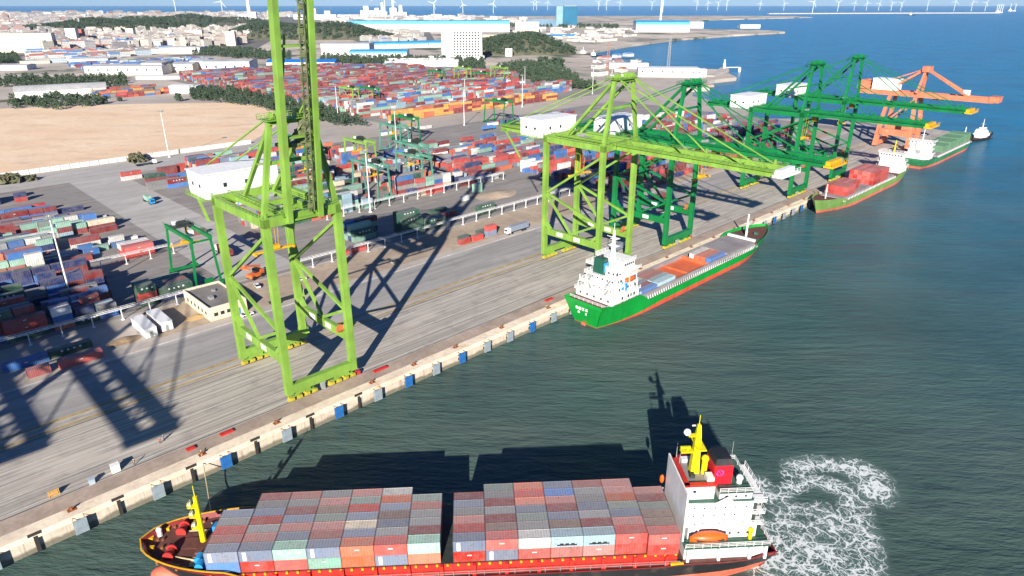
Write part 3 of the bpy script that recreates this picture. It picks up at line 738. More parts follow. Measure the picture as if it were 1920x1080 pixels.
# forecastle fittings
mb = MB()
for (x,y) in ((-15.5,5.2),(-15.5,12)): mb = MB(); X_,Y_ = A(x,y); mb.tube((X_,Y_-.9,8.7),(X_,Y_+.9,8.7),.75,n=12); mb.tube((X_,Y_+.9,8.7),(X_,Y_+1.2,8.7),1.05,n=12); mb.tube((X_,Y_-.9,8.7),(X_,Y_-1.2,8.7),1.05,n=12); mb.build('winch', M_REDP, e)
mb = MB()
for (x,y) in ((-9.0,3.2),(-8.3,1.4),(-8.8,11.8)): mb = MB(); X_,Y_ = A(x,y); mb.tube((X_,Y_-.8,8.9),(X_,Y_+.8,8.9),.8,n=12); mb.box(X_-.9,X_+.9,Y_-.5,Y_+.5,7.6,8.3); mb.build('winch', M_BLUE2, e)
mb = MB()
for (x,y) in ((-17.3,7),(-12.5,1.6),(-12.6,14.6),(-19,9.3),(-16.9,3.4),(-17,13)):
    X_,Y_ = A(x,y)
    for d in (-.5,.5): mb.tube((X_+d,Y_,7.6),(X_+d,Y_,8.7),.28,n=8)
mb.build('mooring_bitt', M_RUST, e)
mb = MB(); X_,Y_ = A(-13,8.4); mb.box(X_-2.2,X_+2.2,Y_-1.6,Y_+1.6,7.6,8.1); mb.box(X_-4,X_-2.2,Y_-3.2,Y_+3.2,7.6,8.4); mb.build('deck_hatch', M_BROWN, e)
mb = MB()
for (x0,y0,x1,y1) in ((-16,5.2,-9,3.2),(-15.5,12,-9,12),(-17,4,-11,1.6),(-18,12,-12,14.6)):
    a_, b_ = A(x0,y0), A(x1,y1); MB().tube((a_[0],a_[1],8.0),(b_[0],b_[1],8.1),.16,n=6).build('mooring_rope', M_ROPE, e)
X_,Y_ = A(-11.5,4.5)
mb.box(X_-2.2,X_-.6,Y_,Y_+2.5,7.6,8.0); mb.build('rope_coil', M_ROPE, e)
X_,Y_ = A(-10.2,8.6)
fm = MB().tube((X_,Y_,7.6),(X_-.2,Y_,19.5),.62,.42,10).tube((X_-.2,Y_,19.5),(X_-.2,Y_,22.2),.1,.06,6)
for z in (12,14.8,17.2): fm.box(X_-.2,X_+1.3,Y_-.8,Y_+.8,z,z+.15); fm.rail([(X_+1.3,Y_-.8,z+.1),(X_+1.3,Y_+.8,z+.1)],.9)
fm.bar((X_-.1,Y_-.3,7.6),(X_-.3,Y_-.45,19),.25)
fmo = fm.build('foremast', M_YEL2, e)
mb = MB()
for z in (12.1,14.9,17.3): mb.box(X_+.9,X_+1.5,Y_-.3,Y_+.3,z+.1,z+.8)
mb.build('mast_lamp', M_WHITE, fmo)
mb = MB(); X_,Y_ = A(-19.6,10.6); mb.tube((X_,Y_,7.6),(X_,Y_,9.8),.5,n=8); mb.ball((X_,Y_,9.9),.6); mb.build('vent', M_WHITE, e)
mb = MB()
for (x,y) in ((-21,9.6),(-19.7,6.8),(-18.8,12.4)): X_,Y_ = A(x,y); mb.box(X_-.5,X_+.5,Y_-.4,Y_+.4,7.6,9.0)
mb.build('fairlead', M_YTIP, e)
# superstructure
def blk(n, x0, x1, y0, y1, z0, z1, m=None, p=None):
    X0,Y0 = A(x0,y0); X1,Y1 = A(x1,y1); mb = MB().box(min(X0,X1),max(X0,X1),min(Y0,Y1),max(Y0,Y1),z0,z1)
    return mb.build(n, m or M_WHITE, p or e)
blk('deckhouse', 87.6, 104.5, .3, 16.5, 5.4, 8.6)
blk('boat_deck', 87.4, 105.0, -.5, 17.3, 8.6, 8.8, M_GDECK)
blk('deckhouse', 88.6, 102.8, 2.2, 14.6, 8.8, 11.6)
blk('deckhouse', 87.9, 101.6, 2.6, 14.2, 11.6, 17.6)
rf = blk('deck', 88.0, 101.6, 2.62, 14.2, 17.6, 17.75, M_GDECK)
up = blk('deckhouse', 94.6, 101.3, 3.2, 13.6, 17.75, 19.3)
blk('roof', 94.5, 101.5, 3.0, 13.8, 19.3, 19.45, M_GDECK, up)
br = blk('wheelhouse', 87.7, 93.6, 3.6, 13.2, 17.75, 20.9)
blk('front_wall', 87.35, 87.7, 1.6, 15.2, 8.8, 20.6, M_WHITE, br)
mb = MB()
for x0,x1,y0,y1 in ((87.5,93.8,3.4,4.3),(87.5,88.4,3.4,13.4),(87.5,93.8,12.5,13.4)):
    X0,Y0 = A(x0,y0); X1,Y1 = A(x1,y1); mb.box(min(X0,X1),max(X0,X1),min(Y0,Y1),max(Y0,Y1),20.9,21.45)
mb.build('red_parapet', M_COAM, br)
blk('roof', 88.4, 93.7, 4.3, 12.5, 20.9, 21.0, M_GRDECK, br)
blk('roof_box', 92.2, 93.6, 4.4, 6.4, 21.0, 22.2, M_WHITE, br); blk('roof_box', 89, 92.5, 11.2, 12.4, 21.0, 21.8, M_WHITE, br); blk('roof_box', 89.2,90.2,6,7,21,21.8,M_DKM,br)
mb = MB(); X_,Y_ = A(0,0); X0 = 42.5-87.68; windows(mb, -4.6, 1.2+3.6, X0, 19.2, 9, .85, 1.0, 'y', .05); windows(mb, 42.5-90, 42.5-89, 8.4-3.58, 19.4, 1, .6, .6, 'x', .05)
mb.build_each('window', M_GLASS, br)
mb = MB(); Yn = 8.4-2.6
for z in (12.3, 14.2, 16.1): windows(mb, 42.5-101.2, 42.5-88.4, Yn, z, 6, .32, .36, 'x', .05)
windows(mb, 42.5-102, 42.5-89, 8.4-2.2, 9.7, 7, .5, .6); windows(mb, 42.5-101, 42.5-95, 8.4-3.2, 18.2, 3, .5, .5)
mb.build_each('porthole', M_DKM, e)
# sloping wing bulwark between the wheelhouse and the deck below
mb = MB(); X0,Y0 = A(87.8,2.35); X1,_ = A(97.6,0)
mb.add([(X0,Y0,17.6),(X1,Y0,17.6),(X1+1.5,Y0,19.2),(X1+4,Y0,17.7),(X0,Y0+.15,17.6),(X1,Y0+.15,17.6),(X1+1.5,Y0+.15,19.2),(X1+4,Y0+.15,17.7)],[(0,1,2,3),(7,6,5,4),(0,4,5,1),(1,5,6,2),(2,6,7,3),(3,7,4,0)])
mb.build('wing_bulwark', M_WHITE, e)
blk('stair_well', 101.6, 102.7, 3.2, 5.4, 8.8, 17.4, M_DKM)
mb = MB()
for z in (11.6,14.4,17.3):
    X0,Y0 = A(104.2,2.4); X1,Y1 = A(101.6,14.4); mb.box(X0,X1,Y1,Y0,z,z+.15); mb.rail([(X1,Y0,z+.1),(X0,Y0,z+.1),(X0,Y1,z+.1)],1.1)
mb.build('balcony', M_WHITE, e)
mb = MB()
for pts in ([(87.5,-.4,8.8),(105,-.4,8.8),(105,17.2,8.8),(87.5,17.2,8.8)], [(94.5,3.1,19.45),(101.4,3.1,19.45),(101.4,13.7,19.45),(94.5,13.7,19.45)], [(88.7,2.5,11.6),(102.6,2.5,11.6)]):
    mb.rail([(*A(p_[0],p_[1]),p_[2]) for p_ in pts], 1.1, .05, 1.6, 3)
mb.build('railing', M_WHITE, e)
for y0 in (.5, 15.9):
    X_,Y_ = A(92.4, y0); lifeboat(e, X_, Y_, 9.6, 7.8)
mb = MB()
for x in (88.2,94.6,101.0,104.2):
    for y in (-.3,17.1): X_,Y_ = A(x,y); mb.bar((X_,Y_,5.4),(X_,Y_,8.6),.55)
mb.build('pillar', M_WHITE, e)
# funnel with a black top, mast and antennas
X_,Y_ = A(95.9,8.2)
fu = MB().box(X_-1.9,X_+1.9,Y_-2.4,Y_+2.4,19.4,24.0).build('funnel', M_FUNR, e)
MB().loft([[(X_-1.9,Y_-2.4,24.0),(X_+1.9,Y_-2.4,24.0),(X_+1.9,Y_+2.4,24.0),(X_-1.9,Y_+2.4,24.0)],[(X_-1.5,Y_-2.0,25.4),(X_+1.5,Y_-2.0,25.4),(X_+1.5,Y_+2.0,25.4),(X_-1.5,Y_+2.0,25.4)]]).build('funnel_top', M_BLACKHULL, fu)
mb = MB()
for k in range(14):
    a_ = 2*math.pi*k/14; b_ = 2*math.pi*(k+1)/14; r0 = .75
    mb.bar((X_+.75+r0*math.cos(a_),Y_+2.43,22.3+r0*math.sin(a_)),(X_+.75+r0*math.cos(b_)*.8,Y_+2.43,22.3+r0*math.sin(b_)*.8),.22,.06)
mb.bar((X_+.4,Y_+2.43,22.0),(X_+1.1,Y_+2.43,22.7),.25,.06); mb.build('funnel_emblem', paint('emblem_blue',(.06,.10,.55),.5,.2), fu)
X_,Y_ = A(90.6,8.3)
ms = MB().loft([[(X_-.9,Y_-.8,21),(X_+.9,Y_-.8,21),(X_+.9,Y_+.8,21),(X_-.9,Y_+.8,21)],[(X_-.6,Y_-.5,29.8),(X_+.5,Y_-.5,29.8),(X_+.5,Y_+.5,29.8),(X_-.6,Y_+.5,29.8)],[(X_-.35,Y_-.3,32.4),(X_+.3,Y_-.3,32.4),(X_+.3,Y_+.3,32.4),(X_-.35,Y_+.3,32.4)]])
ms.box(X_+.5,X_+3.2,Y_-.6,Y_+.6,26.0,26.25); ms.box(X_-1.2,X_+.6,Y_-2.6,Y_+2.6,27.8,28.0); ms.box(X_+.2,X_+2.0,Y_-.5,Y_+.5,29.8,30); ms.box(X_+1.2,X_+3.3,Y_-.25,Y_+.25,26.9,27.2); ms.bar((X_+1.8,Y_,26.2),(X_+1.8,Y_,27.0),.3)
ms.tube((X_-1.9,Y_+.6,21),(X_-1.9,Y_+.6,24.6),.6,n=10); ms.ball((X_-1.9,Y_+.6,24.6),.8)
ms.bar((X_,Y_,32.4),(X_,Y_,34.6),.1)
mso = ms.build('mast', M_YEL2, e)
MB().ball((X_+2.2,Y_-.1,30.6),.75).box(X_-.8,X_+.8,Y_-1.6,Y_-1.5,31,31.3).build('radar_dome', M_WHITE, mso)
mb = MB()
for (x,y,z0,z1) in ((97.6,7,19.4,29),(88.2,12.6,21,25),(88.3,10.6,21,24)): X_,Y_ = A(x,y); mb.tube((X_,Y_,z0),(X_,Y_,z1),.09,.04,6)
mb.build('antenna', M_GREY, e)
X_,Y_ = A(86.6,15.6); MB().ball((X_,Y_,13.6),.5,.5,1.1).build('life_raft', M_LBOAT, e)
mb = MB(); X_,Y_ = A(99.5,6); mb.tube((X_,Y_,19.4),(X_,Y_,20.6),.55,n=8); mb.ball((X_,Y_,20.8),.75); mb.build('vent', M_WHITE, e)
X_,Y_ = A(101.5,1.6); MB().tube((X_,Y_,8.8),(X_,Y_,10.8),.4,n=8).ball((X_,Y_,11.0),.6).build('vent', M_YEL2, e)
X_,Y_ = A(76.5,0); MB().box(42.5-87.2,42.5-84.6,9.2,9.6,5.1,5.9).build('draught_board', M_YTIP, e)

# moored green ship
shipB = empty('green_cargo_ship', W(248, 144.4, 0), RZ, 'bright green cargo ship with open orange hold moored stern first below the cranes', 'ship', None)
e = shipB
hb, zd, Wf, Xf = hull_parts(e, 141, 18.6, 4.6, 6.6, 8.4, lambda t: .15+1.7*min(1,max(0,(t-.05)/.22)), M_GREENHULL, paint('bright_red_boot',(.60,.085,.04),.5,.2,.1,(.5,.2,.15),.3), M_BROWN, M_GREENHULL, rake=5, bul=1.2, stern_len=.17, midbul=.2, sternw=.95)
hd = MB().add([(-69.6,-1.4,-1),(-69.6,1.4,-1),(-66,0,-1),(-69.6,-.7,1.2),(-69.6,.7,1.2),(-66,0,1.2)],[(0,1,2),(5,4,3),(0,3,4,1),(1,4,5,2),(2,5,3,0)]); hd.build('rudder', M_BOOT, e)
# stern writing: worn white characters, two rows
mb = MB(); xs_ = -70.55
for j, row in enumerate(('dbca', 'b c')):
    for i, chx in enumerate(row):
        if chx == ' ': continue
        w_ = .95 if j == 0 else .7; y_ = 3.0 - i*1.55 if j == 0 else 2.2 - i*1.7; z_ = 6.4 if j == 0 else 4.7
        for (x0,y0,x1,y1) in FONT_STROKES[chx]:
            mb.bar((xs_+(.25 if j==0 else .75)-.35,y_-x0*w_,z_+y0*w_),(xs_+(.25 if j==0 else .75)-.35,y_-x1*w_,z_+y1*w_),.17,.2)
mb.build('stern_lettering', M_WHITE, e)
def bb(n, x0,x1,y0,y1,z0,z1,m=None,p=None): return MB().box(x0,x1,y0,y1,z0,z1).build(n, m or M_WHITE, p or e)
# house near the stern: stacked decks that step in
bb('deckhouse',-64,-47.5,-8.2,8.2,6.2,8.9); bb('deck',-65,-47.0,-8.8,8.8,8.9,9.05,M_WHITE)
bb('deckhouse',-61,-48.5,-6.6,6.6,9.05,11.8); bb('deck',-63.5,-48,-8.0,8.0,11.8,11.95,M_WHITE)
bb('deckhouse',-59.5,-48.8,-5.8,5.8,11.95,14.6); bb('deck',-61.5,-48,-7.4,7.4,14.6,14.75,M_WHITE)
bb('deckhouse',-58.5,-49,-5.2,5.2,14.75,17.4); bb('deck',-59,-47.6,-8.8,8.8,17.4,17.55,M_WHITE)
wh = bb('wheelhouse',-55.5,-48.6,-6.2,6.2,17.55,20.4); bb('roof',-56,-48.2,-6.6,6.6,20.4,20.6,M_WHITE,wh)
mb = MB(); windows(mb,-5.8,5.8,-48.57,18.7,10,.85,.9,'y',.06); windows(mb,-55,-49,-6.2,18.7,5,.8,.9,'x',.06); mb.build_each('window', M_GLASS, wh)
mb = MB()
for z, y in ((7.2,-8.2),(10,-6.6),(12.9,-5.8),(15.6,-5.2)): windows(mb,-58.5,-49.5,y,z-.3,5,1.0,1.2,'x',.05); windows(mb,-y-.0+2*y,-y,(-64,-61,-59.5,-58.5)[(7.2,10,12.9,15.6).index(z)],z,5,.8,.9,'y',.05)
mb.build_each('porthole', M_DKM, e)  # enlarged, their dark colour also standing for shade in the deck openings
mb = MB()
for z, x0, x1, y in ((9.05,-65,-47.2,8.7),(11.95,-63.4,-48.2,7.9),(14.75,-61.4,-48.2,7.3),(17.55,-58.9,-47.8,8.7),(20.6,-55.9,-48.4,6.5)):
    mb.rail([(x1,-y,z),(x0,-y,z),(x0,y,z),(x1,y,z)],1.1,.06,1.8,3)
mb.rail([(-47,-9,6.2),(-67.4,-8.6,6.2),(-67.4,8.6,6.2)],1.1,.06,2,3); mb.build('railing', M_WHITE, e)
mb = MB()
for z0, z1, y in ((6.2,8.9,8.5),(9.05,11.8,7.8),(11.95,14.6,7.2)):
    for x in (-64,-60,-56,-52,-48.4):
        for s_ in (-1,1): mb.bar((x+.1,s_*y,z0),(x+.1,s_*y,z1),.28)
mb.build('pillar', M_WHITE, e)
mb = MB()
for k in range(3): mb.bar((-63.5+2.2*(k%2),4,6.2+2.9*k),(-60.5-2.2*(k%2),4,9.05+2.9*k),.9,.2); mb.bar((-63,-4,6.2+2.9*k),(-60.4,-5,9.05+2.9*k),.9,.2)
mb.build_each('stair', M_GREY, e)
fu = MB().loft([[(-60,-.6,14.75),(-56.6,-.6,14.75),(-56.6,4.4,14.75),(-60,4.4,14.75)],[(-59.6,-.3,21.0),(-56.9,-.3,21.0),(-56.9,4.1,21.0),(-59.6,4.1,21.0)]]).build('funnel', M_FUNG, e)
MB().box(-59.7,-56.8,-.66,-.45,16.0,19.6).build('funnel_emblem', M_BLUE2, fu)
mb = MB()
for k in range(3): mb.tube((-59+k*.9,2,20.8),(-59+k*.9,2,22),.28,n=8)
mb.build('exhaust_pipe', M_DKM, fu)
mb = MB().loft([[(-54.6,-.7,20.6),(-53.2,-.7,20.6),(-53.2,.7,20.6),(-54.6,.7,20.6)],[(-54.1,-.25,31),(-53.6,-.25,31),(-53.6,.25,31),(-54.1,.25,31)]]); mb.box(-54.6,-52.6,-2,2,25,25.2); mb.box(-54.2,-52,-1.4,1.4,27.6,27.8); mb.bar((-53.9,0,31),(-53.9,0,33.8),.14); mb.bar((-54.6,-2.6,28.6),(-54.6,2.6,28.6),.18)
mb.build('mast', M_WHITE, e)
lifeboat(e,-52.5,-7.2,12.2,6.5); bb('boat_cradle',-56,-55,-8.2,-6.4,10,13,M_BLUE2)
# hold: coaming, open orange hold, grey hatch covers, cargo rail posts
mb = MB(); mb.box(-46,-45.2,-7.6,7.6,4.6,6.6); mb.box(45.2,46,-6.6,6.6,4.6,6.6); mb.box(-45.2,45.2,-7.6,-7.0,4.6,6.6); mb.box(-45.2,45.2,7.0,7.6,4.6,6.6); mb.build('hatch_coaming', M_GRDECK, e)
mb = MB(); mb.box(-20,6,-7.0,7.0,4.7,4.9); mb.box(-20.2,-20,-7,7,4.7,6.5); mb.box(5.8,6,-7,7,4.7,6.5); mb.box(-8.3,-8.0,-7,7,4.9,5.6); mb.build('open_hold', M_HATCH_O, e)
bb('hatch_cover',22.5,45,-6.9,6.9,5.0,6.75,M_GRDECK); bb('hatch_cover',-45,-20.3,-6.9,6.9,4.8,5.3,M_GRDECK); bb('hatch_cover',6.1,22.3,-6.9,6.9,4.8,5.1,M_HATCH_O)
mb = MB()
for k in range(60):
    x = -46+k*1.55
    for s_ in (-1,1): mb.bar((x,s_*8.75,4.6),(x,s_*8.35,6.0),.32)
mb.build('bulwark_stay', M_WHITE, e)
mb = MB(); mb.rail([(-46,-8.8,4.7),(46,-8.8,4.7)],1.3,.06,1.6); mb.rail([(-46,8.8,4.7),(46,8.8,4.7)],1.3,.06,1.6); mb.build('railing', M_GREY, e)
MB().tube((51,0,6.6),(51,0,17.6),.55,.35,10).box(50.6,51.6,-1,1,13,13.15).build('foremast', M_WHITE, e)
mb = MB(); mb.box(46,47,-7,7,6.4,7.6); mb.build('breakwater', M_WHITE, e)
mb = MB()
for y in (-2.6,2.6): mb.tube((56,y-1,7.4),(56,y+1,7.4),.7,n=10); mb.box(55,57,y-.4,y+.4,6.6,7.2)
mb.build('winch', M_GDECK, e)
MB().prism([(47.2,-8.0),(52,-7.2),(57,-5.4),(62,-2.4),(62,2.4),(57,5.4),(52,7.2),(47.2,8.0)],6.62,6.67).build('fore_deck',M_GDECK,e)

for c_ in children(shipB):
    xs_c = [v.co.x for v in c_.data.vertices]; mx = (min(xs_c)+max(xs_c))/2
    if mx < -45.9 and not c_.name.startswith(('rudder','stern_lettering')): c_.location.z += 2.2
def simple_ship(name, s, t, L, B, label, m_hull, m_boot, heading, house_x, house, deckm, zs=1.6, crane=None, mastc=None):
    e = empty(name, W(s,t,0), heading, label, 'ship')
    hull_parts(e, L, B, 4.6, 6.6, 6.0, zs, m_hull, m_boot, deckm, m_hull, rake=5, stern_len=.17)
    x0 = house_x; z = 6.0
    for (dx0, dx1, w, h) in house:
        MB().box(x0+dx0, x0+dx1, -w, w, z, z+h).build('deckhouse', M_WHITE, e); mb = MB().box(x0+dx0-.8,x0+dx1+.6,-w-.9,w+.9,z+h,z+h+.14); mb.rail([(x0+dx1+.5,-w-.8,z+h+.1),(x0+dx0-.7,-w-.8,z+h+.1),(x0+dx0-.7,w+.8,z+h+.1)],1.1,.07,2.2); mb.build('deck', M_WHITE, e)
        z += h+.15
    mb = MB(); hx0, hx1, hw, hh = house[-1]
    windows(mb,-hw+.3,hw-.3,x0+hx1,z-1.7,8,.9,.9,'y',.06); windows(mb,x0+hx0,x0+hx1,-hw,z-1.7,4,.9,.9,'x',.06); windows(mb,-hw+.3,hw-.3,x0+hx0,z-1.7,6,.9,.9,'y',.06); mb.build_each('window', M_GLASS, e)
    MB().tube((x0+hx0+1.5,0,z),(x0+hx0+1.5,0,z+8),.45,.2,8).box(x0+hx0+1,x0+hx0+2.6,-1.6,1.6,z+4,z+4.2).build('mast', mastc or M_WHITE, e)
    MB().box(x0+house[0][0]+1,x0+house[0][0]+4,-1.8,1.8,8,z-1).build('funnel', M_WHITE, e)
    mb = MB(); mb.box(-L*.30,L*.33,-B*.40,B*.40,4.6,6.4); mb.build('hatch_coaming', M_GRDECK, e)
    mb = MB()
    for k in range(40):
        x = -L*.30+k*L*.63/39
        for s_ in (-1,1): mb.bar((x,s_*B*.47,4.6),(x,s_*B*.45,5.8),.3)
    mb.build('bulwark_stay', M_WHITE, e)
    MB().tube((L*.39,0,6.6),(L*.39,0,15),.4,.25,8).box(L*.39-.3,L*.39+.6,-.8,.8,11,11.15).build('foremast', M_WHITE, e)
    return e
RV = RZ + math.pi
simple_ship('cargo_ship', 447, 146.3, 134, 16.4, 'faded lime green ship with rows of bright red containers moored under the dark green cranes', M_LIMEHULL, M_BOOT, RV, -52, [(-9,4,7.2,3.2),(-7,4,6.6,3.0),(-5,4,6.2,3.0),(-2,4.2,7.4,2.8)], M_BROWN, mastc=M_YEL2)
simple_ship('cargo_ship', 618, 146.5, 142, 17, 'green ship with pale green stacked hatches moored beside the orange crane, farthest along the quay', M_PGHULL, M_BOOT, RZ, -60, [(-6,6,7.4,3.2),(-5,5,6.6,3.0),(-4,5,6.2,3.0),(-1,5,7.6,2.8)], M_BROWN)
mb = MB()
# tug
tg = empty('tug_boat', W(713,143.5,0), RZ-R(14), 'black hulled tug with white wheelhouse and mast beyond the last moored ship', 'tug')
hull_parts(tg, 38, 11, 1.6, 3.0, 1.8, .3, M_BLACKHULL, M_BLACKHULL, M_BROWN, M_BLACKHULL, rake=2, bowfrom=.6, bul=.9, stern_len=.3, midbul=.6)
MB().box(-6,8.5,-3.6,3.6,2.0,5.2).build('deckhouse', M_WHITE, tg); MB().box(-4.5,6.5,-2.9,2.9,5.2,7.6).build('deckhouse', M_WHITE, tg)
wh = MB().loft([[(-1,-2.2,7.6),(5.5,-2.2,7.6),(5.5,2.2,7.6),(-1,2.2,7.6)],[(-.6,-1.8,10.2),(4.8,-1.8,10.2),(4.8,1.8,10.2),(-.6,1.8,10.2)]]).build('wheelhouse', M_WHITE, tg)
mb = MB(); windows(mb,-1.8,1.8,5.2,8.6,4,.7,.9,'y',.2); windows(mb,-.5,5,-2.05,8.6,4,.8,.9,'x',.12); mb.build_each('window', M_GLASS, wh)
MB().tube((1,0,10.2),(1,0,17.5),.4,.15,8).box(.6,1.4,-1.4,1.4,13,13.2).build('mast', M_WHITE, tg)
mb = MB();
for s_ in (-1,1): mb.box(-4,-2.4,s_*2-.6,s_*2+.6,5.2,9)
mb.build('funnel', M_WHITE, tg)
mb = MB()
for k in range(9):
    for s_ in (-1,1): mb.tube((-14+k*3.0,s_*5.45,1.0),(-14+k*3.0,s_*5.75,1.0),.75,n=10)
mb.build('tyre_fender', M_RUB, tg)
# mooring lines
def line(p, q, sag, label, r=.09):
    p, q = Vector(p), Vector(q); mb = MB(); n = 12; pts = []
    for i in range(n+1):
        u = i/n; w = p.lerp(q, u); w.z -= sag*4*u*(1-u); pts.append(w)
    for a_, b_ in zip(pts, pts[1:]): mb.tube(a_, b_, r, n=6)
    tag(mb.build('mooring_line', M_ROPE), label, 'rope')
bowp = SA_LOC + Matrix.Rotation(SA_RZ,3,'Z') @ Vector((52.6, -5.0, 8.6))
line(W(44.2,157.4,5.9), bowp, 4.0, 'slack pale mooring line from a quay bollard to the bow of the laden ship', .13)
line(W(172,157.6,5.7), W(184.5,151,7), .8, 'mooring line from the quay to the stern of the green ship')
line(W(334,157.6,5.7), W(314,149,8), .8, 'mooring line from the quay to the bow of the green ship')
line(W(366,157.6,5.7), W(383,150,8), .8, 'mooring line from the quay to the bow of the lime green ship')

# wake: foam churned up by the propeller, a thin sheet on the water whose coverage follows its own swirl
def foam():
    import numpy as np
    cx, cy = 66.0, 118.0
    n = 120; x0, x1, y0, y1 = 40, 102, 90, 154
    xs = np.linspace(x0,x1,n); ys = np.linspace(y0,y1,n)
    X, Y = np.meshgrid(xs, ys)
    D = np.zeros_like(X)
    def arc(pts, wdt, amp):
        nonlocal D
        P = np.array(pts, float)
        t = np.linspace(0, len(P)-1, 90); px = np.interp(t, range(len(P)), P[:,0]); py = np.interp(t, range(len(P)), P[:,1])
        d2 = np.full_like(X, 1e9)
        for a_, b_ in zip(px, py): d2 = np.minimum(d2, (X-a_)**2 + (Y-b_)**2)
        D = np.maximum(D, amp*np.exp(-d2/(2*(wdt*1.0)**2)) + .22*amp*np.exp(-d2/(2*(wdt*2.4)**2)))
    for pts, w_, am in FOAM_ARCS: arc(pts, w_, am)
    mb = MB(); vs = []; col = []
    V = [(float(a_), float(b_), .012) for b_ in ys for a_ in xs]
    F = []; 
    for j in range(n-1):
        for i in range(n-1):
            if max(D[j,i],D[j+1,i],D[j,i+1],D[j+1,i+1]) > .05: F.append((j*n+i, j*n+i+1, (j+1)*n+i+1, (j+1)*n+i))
    me = bpy.data.meshes.new('wake_foam'); me.from_pydata(V, [], F)
    at = me.color_attributes.new('Col', 'FLOAT_COLOR', 'POINT'); d = D.ravel()
    at.data.foreach_set('color', np.stack([d,d,d,np.ones_like(d)],1).ravel().astype(np.float32))
    m, t, b, o = new_mat('sea_foam_churn')
    P = wpos(t); wp = noise(t, vscale(t, P, (.12,.12,.12)), 1, 4, .6)
    va = nd(t, 'ShaderNodeVectorMath', operation='ADD'); t.links.new(P, va.inputs[0])
    nn = nd(t, 'ShaderNodeTexNoise', i_Scale=.22, i_Detail=5); t.links.new(P, nn.inputs['Vector'])
    vm = nd(t, 'ShaderNodeVectorMath', operation='SCALE'); t.links.new(nn.outputs[1], vm.inputs[0]); vm.inputs['Scale'].default_value = 9.0
    t.links.new(vm.outputs[0], va.inputs[1])
    ed = nd(t, 'ShaderNodeTexVoronoi', feature='DISTANCE_TO_EDGE', i_Scale=.27); t.links.new(va.outputs[0], ed.inputs['Vector'])
    ed2 = nd(t, 'ShaderNodeTexVoronoi', feature='DISTANCE_TO_EDGE', i_Scale=.7); t.links.new(va.outputs[0], ed2.inputs['Vector'])
    web = math_(t, 'MAXIMUM', mapr(t, ed.outputs[0], 0, .13, 1, 0), math_(t, 'MULTIPLY', mapr(t, ed2.outputs[0], 0, .11, 1, 0), .8))
    fine = noise(t, vscale(t, P, (1.4,1.4,1.4)), 1, 5, .7)
    ca = nd(t, 'ShaderNodeVertexColor', layer_name='Col')
    den = ca.outputs[0]
    cov = math_(t, 'ADD', math_(t, 'MULTIPLY', den, .50), math_(t, 'MULTIPLY', web, .80))
    cov = math_(t, 'ADD', cov, mapr(t, fine, .25, .75, -.10, .10))
    white = mapr(t, math_(t, 'MULTIPLY', cov, mapr(t, den, .03, .42)), .66, 1.12, 0, .95)
    churn = math_(t, 'MULTIPLY', mapr(t, math_(t, 'ADD', den, mapr(t, wp, .3, .7, -.25, .25)), .10, .7, 0, .55), 1.0)
    t.links.new(math_(t, 'MAXIMUM', white, churn), b.inputs['Alpha'])
    t.links.new(mixc(t, white, (.13,.215,.195), (.74,.78,.77)), b.inputs['Base Color']); b.inputs['Roughness'].default_value = .8
    me.materials.append(m); ob = bpy.data.objects.new('wake_foam', me); C.objects.link(ob)
    tag(ob, 'white churned foam swirling on the water behind the laden ship\'s stern', 'foam', kind='stuff')
FOAM_ARCS = [([(56,103),(60,101.5),(64,100.5),(70,99)],3.0,1.1),([(57,106),(62,107),(67,108)],2.2,.9),([(72.7, 144.3),(78.8, 145.9),(85.1, 144.6),(89.0, 141.1),(91.5, 138.0),(90.1, 134.0)], 2.2, 1.0),([(87.5, 143.7),(90.5, 140.1),(88.2, 134.0)], 3.0, 1.1),([(69.4, 141.1),(72.4, 140.1),(78.7, 139.0),(82.6, 136.0)], 1.3, 0.9),([(61.6, 138.0),(62.6, 135.0),(62.9, 132.0)], 1.8, 0.9),([(64.8, 132.0),(68.2, 136.0),(74.2, 138.0),(80.0, 136.0),(82.6, 133.0)], 1.6, 1.0),([(68.9, 138.0),(63.8, 131.1),(66.2, 127.4),(72.0, 129.2)], 1.4, 0.7),([(61.8, 127.4),(67.8, 128.3),(72.5, 127.4),(76.3, 124.7)], 1.8, 0.8),([(58.4, 123.0),(64.5, 123.0),(69.9, 121.3),(75.5, 120.4)], 2.2, 0.85),([(81.7, 131.1),(79.7, 123.0),(77.4, 115.5),(74.1, 108.7)], 2.4, 1.0),([(57.0, 118.8),(62.3, 117.1),(67.2, 114.8),(73.1, 112.4),(73.2, 108.0)], 3.2, 1.0),([(49.2, 114.8),(55.1, 113.2),(61.1, 110.9),(66.3, 107.3)], 2.8, 1.15),([(72.8, 128.3),(71.9, 120.4),(71.5, 114.0)], 2.2, 0.8),([(64.8, 120.4),(66.3, 115.5),(65.0, 109.5)], 2.4, 0.8),([(77.9, 125.6),(75.2, 117.1),(71.7, 109.5)], 2.8, 0.9),([(48.2, 113.2),(52.4, 108.7),(55.6, 105.2)], 1.8, 0.9),([(67.8, 110.9),(69.7, 105.2),(64.2, 102.5)], 3.5, 0.9)]
foam()
